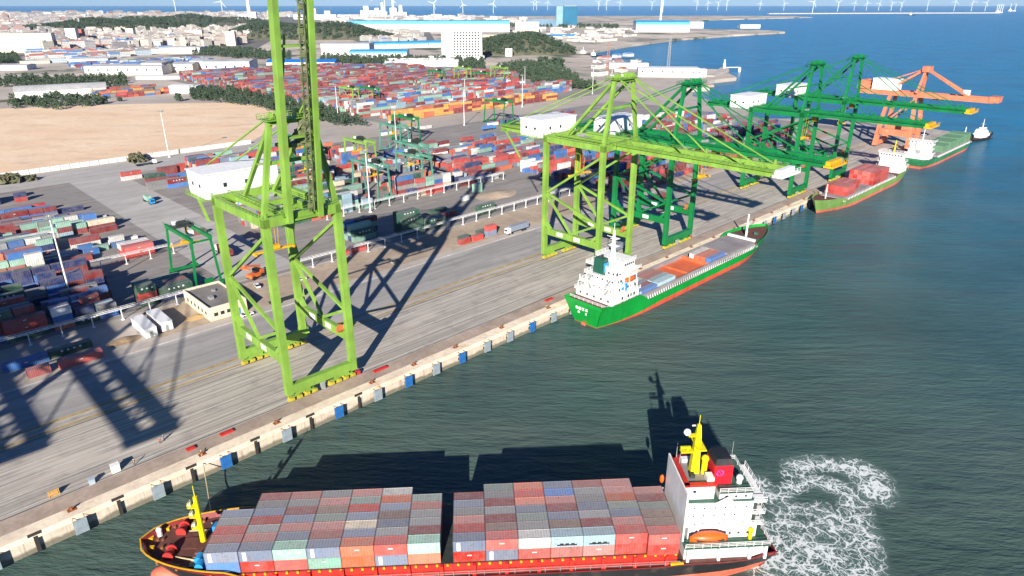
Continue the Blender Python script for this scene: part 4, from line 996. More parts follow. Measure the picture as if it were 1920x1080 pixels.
# ---------------------------------------------------------------- containers
def container_material(attr):
    m, t, b, o = new_mat('container_paint' + ('_mass' if attr else ''))
    v = coords(t); 
    if attr: base = nd(t, 'ShaderNodeVertexColor', layer_name='Col').outputs[0]; rnd = noise(t, vscale(t, v, (.07,.11,.3)), 1, 2)
    else:
        oi = nd(t, 'ShaderNodeObjectInfo'); base = oi.outputs['Color']; rnd = oi.outputs['Random']
        sh = nd(t, 'ShaderNodeVectorMath', operation='ADD'); t.links.new(v, sh.inputs[0])
        cx = nd(t, 'ShaderNodeCombineXYZ'); mr = math_(t, 'MULTIPLY', rnd, 91.0); t.links.new(mr, cx.inputs[0]); t.links.new(mr, cx.inputs[1]); t.links.new(cx.outputs[0], sh.inputs[1]); v = sh.outputs[0]
    n1 = noise(t, vscale(t, v, (.35,.35,.25)), 1, 5, .65); n2 = noise(t, vscale(t, v, (1.2,1.2,.25)), 1, 4, .6); n3 = noise(t, vscale(t, v, (.9,2.5,.9)), 1, 5, .7)
    hs = nd(t, 'ShaderNodeHueSaturation'); t.links.new(base, hs.inputs['Color']); t.links.new(mapr(t, rnd, 0, 1, .62, 1.12), hs.inputs['Value']); t.links.new(mapr(t, rnd, 0, 1, 1.05, .85), hs.inputs['Saturation'])
    c = hs.outputs[0]
    c = mixc(t, mapr(t, n1, .38, .72, 0, .42), c, (.26,.23,.21))
    c = mixc(t, mapr(t, n2, .55, .8, 0, .35), c, (.10,.055,.04))
    # dust and chalking that has settled on the roof panel
    gm = nd(t, 'ShaderNodeNewGeometry'); sp = nd(t, 'ShaderNodeSeparateXYZ'); t.links.new(gm.outputs['Normal'], sp.inputs[0])
    dust = math_(t, 'MULTIPLY', mapr(t, sp.outputs[2], .7, .95), mapr(t, n3, .3, .7, .15, .50))
    c = mixc(t, dust, c, (.33,.295,.28))
    spot = noise(t, vscale(t, v, (1.6,2.2,1.6), loc=(5,5,5)), 1, 5, .7)
    c = mixc(t, mapr(t, spot, .54, .70, 0, .6), c, (.12,.07,.05))
    t.links.new(c, b.inputs['Base Color']); b.inputs['Roughness'].default_value = .55
    sv = nd(t, 'ShaderNodeSeparateXYZ'); t.links.new(coords(t), sv.inputs[0])
    w = nd(t, 'ShaderNodeMath', operation='SINE'); t.links.new(math_(t, 'MULTIPLY', sv.outputs[0], 2*math.pi/.56), w.inputs[0])
    bump(t, b, w.outputs[0], .05, .5)
    return m
M_CONT = container_material(False); M_CMASS = container_material(True)
PAL = {'r': ((.26,.018,.024),'maroon'), 'R': ((.55,.035,.022),'red'), 'p': ((.50,.17,.15),'faded pink'), 'o': ((.66,.13,.035),'orange-red'), 's': ((.27,.28,.29),'grey'),
       'S': ((.17,.22,.33),'blue-grey'), 'b': ((.006,.16,.52),'blue'), 'B': ((.010,.030,.15),'navy'), 'g': ((.22,.30,.27),'grey-green'), 't': ((.27,.52,.41),'mint green'),
       'G': ((.012,.10,.062),'dark green'), 'w': ((.78,.77,.74),'white'), 'e': ((.64,.53,.38),'cream'), 'y': ((.78,.40,.05),'yellow'), 'c': ((.36,.56,.66),'pale blue'), 'n': ((.22,.13,.10),'brown')}
def cont_mesh(L):
    H, Wd = 2.59, 2.44; mb = MB(); hx, hy = L/2, Wd/2
    mb.box(-hx+.06,hx-.06,-hy+.04,hy-.04,.1,H-.05)
    for x in (-hx,hx-.16):
        for y in (-hy,hy-.16): mb.box(x,x+.16,y,y+.16,0,H)
    for y in (-hy,hy-.1): mb.box(-hx+.16,hx-.16,y,y+.1,0,.16); mb.box(-hx+.16,hx-.16,y,y+.1,H-.14,H-.01)
    for x in (-hx,hx-.1): mb.box(x,x+.1,-hy+.16,hy-.16,0,.16); mb.box(x,x+.1,-hy+.16,hy-.16,H-.14,H-.01)
    return mb.mesh('shipping_container', M_CONT)
def door_mesh(L):
    mb = MB(); hx = L/2
    for y in (-.58,.58): mb.box(-hx-.012,-hx+.06,y-.54,y+.54,.17,2.44)
    for y in (-.85,-.3,.3,.85): mb.box(-hx-.06,-hx-.012,y-.03,y+.03,.1,2.5)
    return mb.mesh('door', M_CONT)
CM = {2: cont_mesh(6.06), 3: cont_mesh(6.34), 4: cont_mesh(12.19)}; DM = {2: door_mesh(6.06), 3: door_mesh(6.34), 4: door_mesh(12.19)}; CLEN = {2: 6.06, 3: 6.34, 4: 12.19}
def logo_mesh(kind, L, seed):
    rg = random.Random(seed); mb = MB(); y = -1.235
    if kind == 'row':                                  # worn lettering: five blocky characters
        n = 4 if L > 7 else 3; w = .55; x0 = -n*.8+.3
        for i in range(n):
            x = x0 + i*1.75
            mb.box(x,x+w,y-.015,y+.015,1.45,1.45+.5+.08*((i+seed) % 3)); mb.box(x+w*.3,x+w*1.3,y-.018,y+.018,1.55,1.78)
    elif kind == 'dot': mb.box(-.45,.45,y-.015,y+.015,1.5,1.72)
    elif kind == 'panel': mb.box(-2.45,-1.75,y-.015,y+.015,.25,2.3)
    elif kind == 'dark': mb.box(-2.0,2.0,y-.015,y+.015,.35,.65); [mb.box(-1.4+k*1.1,-.7+k*1.1,y-.016,y+.016,.65,.9) for k in range(3)]
    return mb.mesh('lettering', M_WHITE if kind != 'dark' else M_BLACKHULL)
LOGO = {}
def put_container(loc, rz, L, code, label, group, door=True, logo=None, seed=0):
    o = bpy.data.objects.new('shipping_container', CM[L]); C.objects.link(o); o.location = loc; o.rotation_euler = (0,0,rz)
    o.color = (*PAL[code][0], 1); tag(o, label, 'container', group)
    if door:
        d = bpy.data.objects.new('door', DM[L]); C.objects.link(d); d.parent = o; d.color = o.color
    if logo:
        k = (logo, L, seed % 3)
        if k not in LOGO: LOGO[k] = logo_mesh(logo, CLEN[L], seed % 3)
        l = bpy.data.objects.new('lettering', LOGO[k]); C.objects.link(l); l.parent = o
    return o
MASS = MB()
def mass_box(loc, rz, L, code, top=True, sides=(1,1,1,1)):
    c = PAL[code][0]; v = random.uniform(.75,1.2); c = tuple(min(1, x*v) for x in c)
    hx, hy, H = CLEN[L]/2-.03, 1.2, 2.56; ca, sa = math.cos(rz), math.sin(rz)
    P = [(-hx,-hy,0),(hx,-hy,0),(hx,hy,0),(-hx,hy,0),(-hx,-hy,H),(hx,-hy,H),(hx,hy,H),(-hx,hy,H)]
    P = [(loc[0]+x*ca-y*sa, loc[1]+x*sa+y*ca, loc[2]+z) for x,y,z in P]
    F = []
    if top: F.append((4,5,6,7))
    for k, q in enumerate(((0,1,5,4),(1,2,6,5),(2,3,7,6),(3,0,4,7))):
        if sides[k]: F.append(q)
    MASS.add(P, F, c)

# --- on the laden ship: rows listed from the far rail to the near rail
BAYS = ['SsRpS','rsSRspS','psrSpSt','spngppS','pgRSeSo','woSnSsR','gpssrt','rSspRS','gsrsrnR','oRoSgsw','SbprSnc','pssSsrc','ppogSpR','prgnnR']
UNDER = ['b','R','R','t','o','S','o','R','S','R','p','p','R','R']
BORD = ['first','second','third','fourth','fifth','sixth','seventh','eighth','ninth','tenth','eleventh','twelfth','thirteenth','aftmost']
RORD = {0:'nearest row',1:'second row',2:'third row',3:'fourth row',4:'fifth row',5:'sixth row',6:'farthest row'}
n_ind = 0
for k, rows in enumerate(BAYS):
    x0 = -6.5 if k == 0 else (6.45*(k-1) if k < 7 else 41.1+6.45*(k-7))
    y0 = -.6 if k == 13 else 0
    n = len(rows)
    for i in range(n):
        code = rows[n-1-i]; X_, Y_ = 42.5-(x0+3.1), 8.4-(y0+2.42*i+1.22)
        for tier in (0, 1):
            loc = SA_LOC + Matrix.Rotation(SA_RZ,3,'Z') @ Vector((X_, Y_, 10.41 if tier == 0 else 7.80))
            if tier == 1:
                c2_ = UNDER[k] if i == 0 else random.Random(k*9+i).choice('rRpsSg')
                if not (i == 0 or (k in (6,7))): mass_box(loc, SA_RZ, 3, c2_, False); continue
                lab = f'{PAL[c2_][1]} container, lower tier on laden ship, {BORD[k]} bay from bow, {RORD[i]}'
                put_container(loc, SA_RZ+math.pi, 3, c2_, lab, 'containers stacked on the laden ship', False, ('panel' if c2_ == 'S' else 'dot' if k % 2 else None) if i == 0 else None, k)
            else:
                lab = f'{PAL[code][1]} container, top tier on laden ship, {BORD[k]} bay from bow, {RORD[i]}'
                lg = None
                if i == 0: lg = {'S':'panel','t':'row','c':'dark','R':'dot','o':'dot'}.get(code)
                put_container(loc, SA_RZ+math.pi, 3, code, lab, 'containers stacked on the laden ship', False, lg, k)
            n_ind += 1
# --- on the other ships
def on_ship(o, x, y, z, L, code, lab, grp):
    global n_ind
    n_ind += 1
    return put_container(o.location + Matrix.Rotation(o.rotation_euler.z,3,'Z') @ Vector((x,y,z)), o.rotation_euler.z, L, code, lab, grp)
gB = 'containers on the green cargo ship'
for i,(x,y,z,L,c_,w_) in enumerate([(-39,-5.6,5.3,4,'b','beside the deckhouse at the near rail'),(-39,-3.1,5.3,4,'r','second from the near rail behind deckhouse'),(-38,-.5,5.3,4,'S','third from the near rail behind deckhouse'),(-38.5,2.1,5.3,4,'t','amidships row behind the deckhouse'),(-38.5,4.7,5.3,4,'g','at the quay side behind the deckhouse'),
        (-26,-5.4,5.3,4,'c','before the orange hold at near rail'),(-26,-2.4,5.3,4,'c','before the orange hold, second from rail'),(-26,.6,5.3,4,'p','before the orange hold, amidships'),(-26,3.6,5.3,4,'p','before the orange hold at quay side'),
        (14,-5.2,5.1,4,'b','forward of the orange hold at near rail'),(14,-2.5,5.1,4,'o','forward of the hold, second from rail'),(13.4,.3,5.1,4,'o','forward of the hold, third from rail'),(14,3.0,5.1,4,'w','forward of the hold at quay side')]):
    on_ship(shipB, x, y, z, L, c_, f'{PAL[c_][1]} long container {w_} on the green ship', gB)
shipC = [o for o in bpy.data.objects if o.name.startswith('cargo_ship') and o.get('label','').startswith('faded lime')][0]
for bx, nm, rows, tiers in ((32,'fore stack',5,2),(18,None,0,0),(-6,'middle stack',6,3),(-19.0,'aft stack',6,3)):
    for r_ in range(rows):
        for tr in range(tiers):
            y = (r_-(rows-1)/2)*2.5*(-1)
            for dx in ((0,) if nm != 'fore stack' else (0,-12.6)):
                if dx and r_ in (0,): continue
                on_ship(shipC, bx+dx, y, 6.42+2.6*tr, 4, 'R', f'red container on lime ship, {nm}{" aft half" if dx else ""}, {ORD[r_]} row from sea, {["bottom","middle","top"][tr if tiers == 3 else tr*2]} tier', 'red containers on the lime green ship')
shipD = [o for o in bpy.data.objects if o.name.startswith('cargo_ship') and o.get('label','').startswith('green ship')][0]
for x0,x1,h in ((-28,-12,6.5),(-10,8,7.5),(10,28,8),(30,44,8.5)):
    mb = MB().box(x0,x1,-6.6,6.6,6.4,6.4+h*.7)
    for k in range(5): mb.box(x0+(x1-x0)*k/4-.25,x0+(x1-x0)*k/4+.25,-6.8,6.8,6.4,6.5+h*.7)
    mb.build('stacked_hatch', paint('pale_green_hatch',(.12,.25,.14),.6,.2,.15,(.3,.38,.28),.4), shipD)

# --- the container yard: stacks in the quay frame (s, t of the front face, length, colours from the ground up)
STACKS = []   # (block, row, s, t, L, tiers)
OCC = []
def free(s, t, L):
    for (a, b_, c) in OCC:
        if abs(t-b_) < 2.5 and s < a + CLEN[c] and a < s + CLEN[L]: return False
    return True
def stack(block, row, s, t, L, tiers):
    STACKS.append((block, row, s, t, L, tiers)); OCC.append((s, t, L))
HAND = [('near road',0,30,230.6,4,'R'),('near road',0,21.7,231,2,'r'),('near road',1,29.5,240.5,4,'G'),('near road',1,17,240,4,'b'),
 ('near rack',0,22.2,262.6,4,'GRr'),('near rack',0,36,262.6,2,'obw'),('near rack',1,36,265.4,2,'RBB'),('near rack',0,43.3,261.6,2,'G'),('near rack',0,49.8,261.8,2,'bs'),('near rack',1,43.3,265,2,'GB'),('near rack',1,49.8,265,2,'bc'),
 ('near rack',0,64.2,263,2,'GRG'),('near rack',1,64.2,265.8,2,'rGG'),('near rack',2,64.2,268.6,2,'GGG'),('near rack',0,71.2,263,4,'BG'),('near rack',1,71.2,265.8,4,'rG'),('near rack',3,71.0,271.4,4,'GG'),('near rack',4,71.0,274.2,4,'rG'),('near rack',2,71.2,268.6,4,'rr'),('near rack',6,73,282,4,'t'),
 ('shaded lane',0,39.7,294,2,'rsB'),('shaded lane',0,47.2,291,2,'BGeB'),('shaded lane',1,47.2,293.8,2,'rrr'),('shaded lane',1,39.7,296.8,2,'BrBB'),
 ('second rack',0,77,323,4,'RR'),('second rack',1,77,325.8,4,'RR'),('second rack',2,77,328.6,4,'Rw'),('second rack',3,77,331.4,4,'rw'),('second rack',0,31.3,324.5,2,'Bt'),('second rack',4,54.9,334.2,4,'r'),('second rack',3,60,331.4,2,'r'),('second rack',5,46.6,338,2,'b'),('second rack',5,53,338.4,2,'c'),('second rack',8,35.7,346,4,'oo'),('second rack',7,28,343,4,'oR'),('second rack',8,22,346,4,'RR'),
 ('centre lane',0,63,352.8,4,'wr'),('centre lane',0,77.2,344.4,2,'bw'),('centre lane',1,77.5,347.2,4,'w'),('centre lane',1,64,355.6,4,'r'),
 ('grey road',0,36.5,367.4,4,'bB'),('grey road',1,37,370.2,4,'B'),('grey road',3,57.4,377.6,2,'et'),('grey road',3,63.6,376.8,2,'crt'),('grey road',3,70.2,378.6,2,'rt'),('grey road',3,77,379.2,4,'re'),('grey road',3,50.6,384.4,2,'ert'),('grey road',4,57.4,384,2,'etg'),('grey road',4,64,384,2,'tb'),('grey road',4,70.6,384,2,'rt'),('grey road',5,79,386.4,4,'w'),('grey road',2,76,373,4,'r'),
 ('back road',0,36,423.4,4,'br'),('back road',0,48.5,423.4,4,'br'),('back road',0,61,422.6,2,'br'),('back road',0,67.3,422.2,2,'br'),('back road',1,74,424,4,'B'),
 ('white wall',0,36.5,469,2,'BBBB'),('white wall',0,43.2,469,2,'BBBB'),('white wall',0,49.8,469,2,'BBBB'),('white wall',0,62.6,468.4,2,'RB'),('white wall',1,43.2,471.8,2,'BBB'),('white wall',1,49.8,471.8,2,'BBBB'),
 ('sand wall',0,122.5,481,4,'wR'),('sand wall',0,144.5,480,4,'rr'),('sand wall',0,157.5,482,4,'RR'),('sand wall',0,170.5,484,2,'RR'),('sand wall',1,144.5,466,4,'b'),('sand wall',2,128,452,4,'rrG'),('sand wall',2,142,452,4,'Gb'),('sand wall',2,134,449,4,'rr'),('sand wall',1,178,470,4,'BB'),
 ('front rack east',0,148.5,259.8,4,'R'),('front rack east',0,185,264.5,4,'GGG'),('front rack east',1,185,267.3,4,'GGGG'),('front rack east',0,198,263,4,'GG'),('front rack east',2,185,270.1,4,'GGGG'),('front rack east',1,198,265.8,4,'GG'),('front rack east',0,233.5,264,4,'GG'),
 ('earth strip',0,195.5,233.6,2,'R'),('earth strip',1,198,237.2,2,'G'),('earth strip',0,203.4,233.2,2,'R'),('earth strip',1,210,237.5,2,'G'),('earth strip',0,213,234.2,2,'SR'),
 ('sand heap',0,246,291.6,2,'w'),('sand heap',0,263.5,300.6,2,'tt'),('sand heap',0,237,322,4,'rr'),('sand heap',0,250,322.4,2,'o'),
 ('inner lane',0,290.5,391.6,2,'oo'),('inner lane',0,304,389.6,4,'rwr'),('inner lane',1,305,392.4,4,'wR'),('inner lane',2,316,419,4,'rrr'),('inner lane',0,232,401.8,4,'eR'),('inner lane',1,218,385,4,'b'),('inner lane',1,231,386,4,'e'),('inner lane',2,289,418,4,'rb'),('inner lane',3,285,424,4,'bB'),
 ('east rack',0,268,318,4,'rS'),('east rack',0,281,318,4,'SB'),('east rack',0,294,318.4,2,'w'),('east rack',1,281,321,4,'to'),('east rack',2,281,324,4,'sr'),('east rack',2,268,324,2,'BBw'),('east rack',3,268,327,4,'tc'),('east rack',3,281,330,4,'wr')]
for h in HAND: stack(*h)
def fill(block, s0, s1, t0, rows, dens, tmin, tmax, pal, seed, p20=.5, dt=2.78, jag=4):
    rg = random.Random(seed)
    for r_ in range(rows):
        s = s0 + rg.uniform(0, jag); t = t0 + r_*dt
        run = rg.choice(pal); hh = rg.randint(tmin, tmax)
        while s < s1:
            L = 2 if rg.random() < p20 else 4
            if s + CLEN[L] > s1: break
            if rg.random() < .35: hh = rg.randint(tmin, tmax)
            if rg.random() < dens and free(s, t, L):
                tiers = ''.join(run if rg.random() < .35 else rg.choice(pal) for _ in range(max(1, hh)))
                stack(block, r_, s, t, L, tiers)
            if rg.random() < .3: run = rg.choice(pal)
            s += CLEN[L] + .4
fill('near rack', -6, 34, 265.4, 7, .97, 3, 4, 'rRBGsbo', 1, .4); fill('near rack', 36, 62, 268, 5, .92, 2, 3, 'BGbsrS', 2, .7)
fill('shaded lane', -6, 62, 285, 9, .9, 2, 4, 'BGrsBb', 3, .8)
fill('second rack', 2, 52, 322.4, 10, .95, 2, 4, 'rRbotw', 4, .5); fill('second rack', 50, 76, 340.5, 4, .5, 1, 1, 'rtcwb', 5, .6)
fill('centre lane', 12, 62, 350, 7, .95, 2, 3, 'Bbrtws', 6, .5)
fill('grey road', 14, 56, 370, 8, .95, 2, 3, 'rbBtew', 7, .5); fill('grey road', 56, 92, 384, 5, .85, 1, 2, 'rtewbc', 8, .6)
fill('back road', 18, 78, 398, 9, .85, 1, 2, 'rbBs', 9, .5); fill('back road', 38, 72, 426, 4, .7, 1, 2, 'rbRs', 10, .4)
fill('front rack east', 160, 186, 272, 4, .8, 1, 3, 'BGbtcr', 11, .4); fill('front rack east', 200, 232, 274, 5, .35, 1, 2, 'Gbrs', 12)
MIX = 'rRRbBtcwseGSo'
for k, t_ in enumerate((318, 352, 386, 418, 450)):
    fill('middle yard', 136+6*k, 212+8*k, t_, 11, .9, 2, 4, MIX, 20+k, .45); fill('middle yard', 226+8*k, 260+2*k, t_, 11, .9, 2, 4, MIX, 40+k, .5)
for k, t_ in enumerate((333, 362, 392)):
    fill('east yard', 288+4*k, 398, t_, 9, .9 if k < 1 else .65, 1, 3, 'rRRtwsbSBo', 60+k, .4)
for k, (a_, b_) in enumerate(((322,400),(402,500),(508,600))):
    fill('crane lee', a_, b_, 236, 9, .5, 1, 3, 'rrrRBs', 70+k, .3); fill('crane lee', a_, b_, 268, 9, .8, 2, 4, 'rrrrRBsb', 75+k, .3); fill('crane lee', a_, b_, 300, 8, .55, 1, 3, 'rrRwsb', 85+k, .4)
fill('crane lee', 420, 640, 330, 10, .35, 1, 3, 'rRrswb', 80, .3); fill('crane lee', 430, 640, 380, 6, .3, 1, 2, 'rRrswb', 81, .3)
fill('yellow wall', 384, 622, 556, 3, .97, 3, 4, 'yyrroy', 90, .35); fill('yellow wall', 388, 640, 566, 7, .8, 1, 3, 'rRwcspo', 91, .4)
fill('gate road', 430, 560, 470, 4, .5, 1, 1, 'bBswr', 92, .4); fill('gate road', 330, 420, 500, 3, .3, 1, 1, 'rsbw', 93, .5); fill('sand wall', 122, 200, 440, 5, .35, 1, 2, 'rRGbs', 94, .3); fill('centre lane', 98, 134, 330, 3, .15, 1, 1, 'rs', 95, .3)
for k in range(18):
    t_ = 600 + 28*k; a_ = 376 if k < 11 else 384; b_ = 765 - 4*k - (60 if k > 14 else 0)
    if k < 5: b_ = 640 + 14*k if k > 0 else 700
    pal = 'rRppsbrrStrrn' if k > 2 else 'rRpwbcst'
    fill('far yard', a_, (a_+b_)/2-8, t_, 9, .92, 3, 5, pal, 100+k, .35); fill('far yard', (a_+b_)/2+6, b_, t_, 9, .92, 3, 5, pal, 130+k, .35)
fill('far yard', 560, 590, 640, 8, .97, 5, 5, 'R', 160, .4)
for k in range(4): fill('hangar yard', 236, 318, 935+16*k, 4, .8, 2, 3, 'rRyobsGn', 170+k, .4)
for k in range(5): fill('town yard', 330, 560, 1330+32*k, 6, .6, 1, 3, 'bcrsbw', 180+k, .3)

# apparent size from the drone decides which are individual objects
PHR = {'near road':'beside the near lane','near rack':'behind the near rack','shaded lane':'in the shaded lane','second rack':'behind the second rack','centre lane':'in the left centre block','grey road':'in the left back block','back road':'before the back road','white wall':'by the white wall','sand wall':'below the sand lot','front rack east':'behind the front rack','earth strip':'on the earth strip','sand heap':'near the bare sand','inner lane':'in the inner lane','east rack':'behind the east rack','middle yard':'in the middle yard','east yard':'in the east yard','crane lee':'behind dark green cranes','yellow wall':'in the yellow wall','gate road':'by the gate road','far yard':'in the far yard','hangar yard':'by the white hangar','town yard':'by the town'}
items = []
def project(p):
    pr = R(PITCH); z = p[2]-CAM_H; dep = p[1]*math.cos(pr) - z*math.sin(pr); up = p[1]*math.sin(pr)+z*math.cos(pr)
    if dep < 1: return (-9,-9,1)
    return (960+1280*p[0]/dep, 540-1280*up/dep, dep)
rowsof = {}
for i, (bk, rw, s, t, L, tiers) in enumerate(STACKS): rowsof.setdefault((bk, rw), []).append((s, i))
colof = {}
for k, l in rowsof.items():
    for j, (s, i) in enumerate(sorted(l)): colof[i] = j
fronth = {}
for i, (bk, rw, s, t, L, tiers) in enumerate(STACKS):
    # height of whatever stands right in front (towards the sea), to know which tiers show
    h = 0
    for j in ():
        pass
    loc0 = W(s+CLEN[L]/2, t+1.22, QZ)
    for k, c_ in enumerate(tiers):
        loc = loc0 + Vector((0,0,2.6*k)); u, v, dep = project(loc)
        inframe = -20 < u < 1940 and -10 < v < 1090
        expo = (1.0 if k == len(tiers)-1 else 0) + (.9 if rw == 0 else .15)
        size = CLEN[L]/dep**2*expo if inframe else 0
        items.append((size, i, k, c_, loc))
items.sort(key=lambda x: -x[0])
BUDGET = 318 - n_ind
TIERW = ['on ground','second tier','third tier','fourth tier','fifth tier']
for rank, (size, i, k, c_, loc) in enumerate(items):
    bk, rw, s, t, L, tiers = STACKS[i]; top = k == len(tiers)-1
    if rank < BUDGET and size > 0:
        lab = f'{PAL[c_][1]} {"long" if L == 4 else "short"} container {TIERW[k]}, {ORD[rw]} row {PHR[bk]}, {ORD[colof[i]]} from left'
        rg = (i*7+k*3) % 10
        lg = 'row' if c_ == 'G' else ('dot' if c_ in 'bRrB' and rg < 5 else ('row' if c_ in 'Rrb' and rg == 9 else None))
        put_container(loc, RZ, L, c_, lab, 'containers stacked in the yard', True, lg, i)
    else:
        mass_box(loc, RZ, L, c_, top, (rw == 0 or k > 0 or True, True, False, True))
mo = MASS.build('container_stacks', M_CMASS); tag(mo, 'mass of red, blue and grey container stacks filling the yard into the distance', 'containers', kind='stuff')
# two long white cabins set across the near lane
for k, s in enumerate((56.2, 61.9)):
    mb = MB().box(-1.9,1.9,-7,7,.25,3.5); mb.box(-2.0,2.0,-7.1,7.1,3.5,3.65)
    o = mb.build('site_cabin', M_WHITE, None, W(s+1.9, 241+k*1.6, QZ), RZ); tag(o, ('white flat-roofed site cabin beside the near lane, left one' if k == 0 else 'white flat-roofed site cabin beside the near lane, right one'), 'cabin', 'white cabins')
    MB().box(-.5,.5,-7.06,-7.0,.3,2.4).build('door', M_GREY, o); mb = MB(); windows(mb,-6,6,1.9,1.4,5,.9,.8,'y',.05); mb.build_each('window', M_GLASS, o)
# ---------------------------------------------------------------- yard furniture
def rack(s0, s1, t, label, z=4.2, step=9.2):
    e = empty('rack_walkway', W(s0, t, QZ), RZ, label, 'rack', 'white-railed racks in the container yard')
    L = s1-s0; n = max(2, int(L/step)); mb = MB()
    for y in (-.6,.6): mb.box(0,L,y-.08,y+.08,z,z+.2); mb.box(0,L,y-.03,y+.03,z+.75,z+.83)
    m_ = int(L/2)
    for k in range(m_+1):
        x = L*k/m_; mb.bar((x,-.6,z+.1),(x,.6,z+.1),.09); mb.bar((x,-.6,z),(x,-.6,z+.8),.06); mb.bar((x,.6,z),(x,.6,z+.8),.06)
        if k < m_: mb.bar((x,-.6,z+.15),(L*(k+1)/m_,.6,z+.15),.07)
    mb.build('walkway', M_WHITE, e)
    for k in range(n+1):
        x = L*k/n; MB().bar((x,0,0),(x,0,z),.3).bar((x,-.8,z-.05),(x,.8,z-.05),.22).bar((x,0,z-1.2),(x,-.7,z-.1),.12).box(x-.5,x+.5,-.5,.5,0,.25).build('post', M_WHITE, e)
rack(-20, 84, 256.5, 'white-railed rack walkway along the near lane, left of the cream hut')
rack(122, 206, 256.5, 'white-railed rack walkway crossing behind the near crane shadow')
rack(208, 300, 257.5, 'white-railed rack walkway along the earth strip toward the second light green crane')
rack(-4, 95, 316.5, 'white-railed rack walkway between the left container blocks')
rack(172, 300, 314, 'white-railed rack walkway in front of the middle yard stacks')
# cream hut
hut = empty('cream_hut', W(77.5, 232.5, QZ), RZ, 'cream flat-roofed hut with parapet beside the near lane under the crane', 'building')
M_CREAM = paint('cream_render', (.70,.62,.46), .85, .15, .2, (.45,.38,.28), .35)
mb = MB(); mb.box(0,13.6,0,.4,0,5.2); mb.box(0,13.6,23.6,24,0,5.2); mb.box(0,.4,.4,23.6,0,5.2); mb.box(13.2,13.6,.4,23.6,0,5.2); mb.build('wall', M_CREAM, hut)
MB().box(.4,13.2,.4,23.6,4.2,4.4).build('roof', paint('felt_roof',(.21,.19,.18),.95,.3,.2), hut)
mb = MB(); windows(mb,1,8,0,1.6,3,1.4,1.3,'x',.05); windows(mb,2,22,0,1.6,6,1.3,1.3,'y',.05); mb.build_each('window', M_GLASS, hut)
MB().box(9.5,11,-.05,.05,0,2.3).build('door', M_BLUE2, hut)
mb = MB(); mb.box(4,5.6,9,11,4.4,5.4); mb.box(8,9,16,17.4,4.4,5.1); mb.build_each('roof_unit', M_GREY, hut)
# small plant on the quay edge
tag(MB().box(-.9,.9,-.7,.7,0,1.9).box(-1,1,-.8,.8,1.9,2.0).build('electrical_cabinet', M_WHITE, None, W(26.5,163.2+1.4,QZ), RZ), 'small white cabinet on the quay beside the near fenders', 'cabinet')
tag(MB().box(-.6,.6,-.5,.5,0,1.3).box(-.7,.7,-.6,.6,1.3,1.4).build('electrical_cabinet', paint('pale_blue_paint',(.42,.5,.58),.5), None, W(21,163.5,QZ), RZ), 'small pale blue cabinet on the quay behind the rusty bollard', 'cabinet')
g_ = MB()
for x in (-2,2):
    g_.bar((x*.5,-.6,0),(x*.5,0,1.3),.16); g_.bar((x*.5,.6,0),(x*.5,0,1.3),.16)
g_.bar((-1.2,0,1.3),(1.2,0,1.3),.2); g_.tube((-.8,0,.6),(.8,0,.6),.5,n=10); g_.bar((-1.3,-.4,.15),(1.3,-.4,.15),.2); g_.bar((-1.3,.4,.15),(1.3,.4,.15),.2)
tag(g_.build('cable_winch', paint('worn_orange_yellow',(.55,.32,.10),.6,.3,.5), None, W(13.5,165,QZ), RZ), 'yellow framed cable winch on the quay near the bottom left', 'winch')
for k, (s, t, w) in enumerate(((52.5,161.4,3.6),(43,160.9,2.2),(101,161.4,5),(178,161.4,4))):
    tag(MB().box(-w/2,w/2,-.7,.7,0,.35).box(-w/2+.2,w/2-.2,-.5,.5,.35,.5).build('cable_pit_cover', M_REDP, None, W(s,t,QZ), RZ), ['long red pit cover on the quay left of the near crane','short red pit cover beside the second ladder recess','red pit cover just right of the near crane','red pit cover by the green ship\'s stern'][k], 'pit cover')
# heap of earth
def heap(s, t, r, h, label, mat):
    rg = random.Random(int(s)); mb = MB(); rings = []
    for k in range(7):
        a = k/6; rr = r*(1-a)**.8; rings.append([(rr*math.cos(2*math.pi*i/18)*(1+.18*rg.random()), .6*rr*math.sin(2*math.pi*i/18)*(1+.18*rg.random()), h*a**1.1) for i in range(18)])
    tag(mb.loft(rings).build('earth_heap', mat, None, W(s,t,QZ), RZ), label, 'earth heap')
heap(50.5, 238, 5, 1.6, 'brown earth heap beside the white cabins', paint('brown_earth',(.27,.19,.12),.95,.4,.3,streak=False))
heap(270, 289, 14, 2.0, 'pale sand heap in the middle yard by the mint container', M_DIRT)
heap(75, 240, 4, 1.2, 'ochre sand heap against the cream hut', paint('ochre_sand',(.45,.30,.14),.95,.3,.3,streak=False))
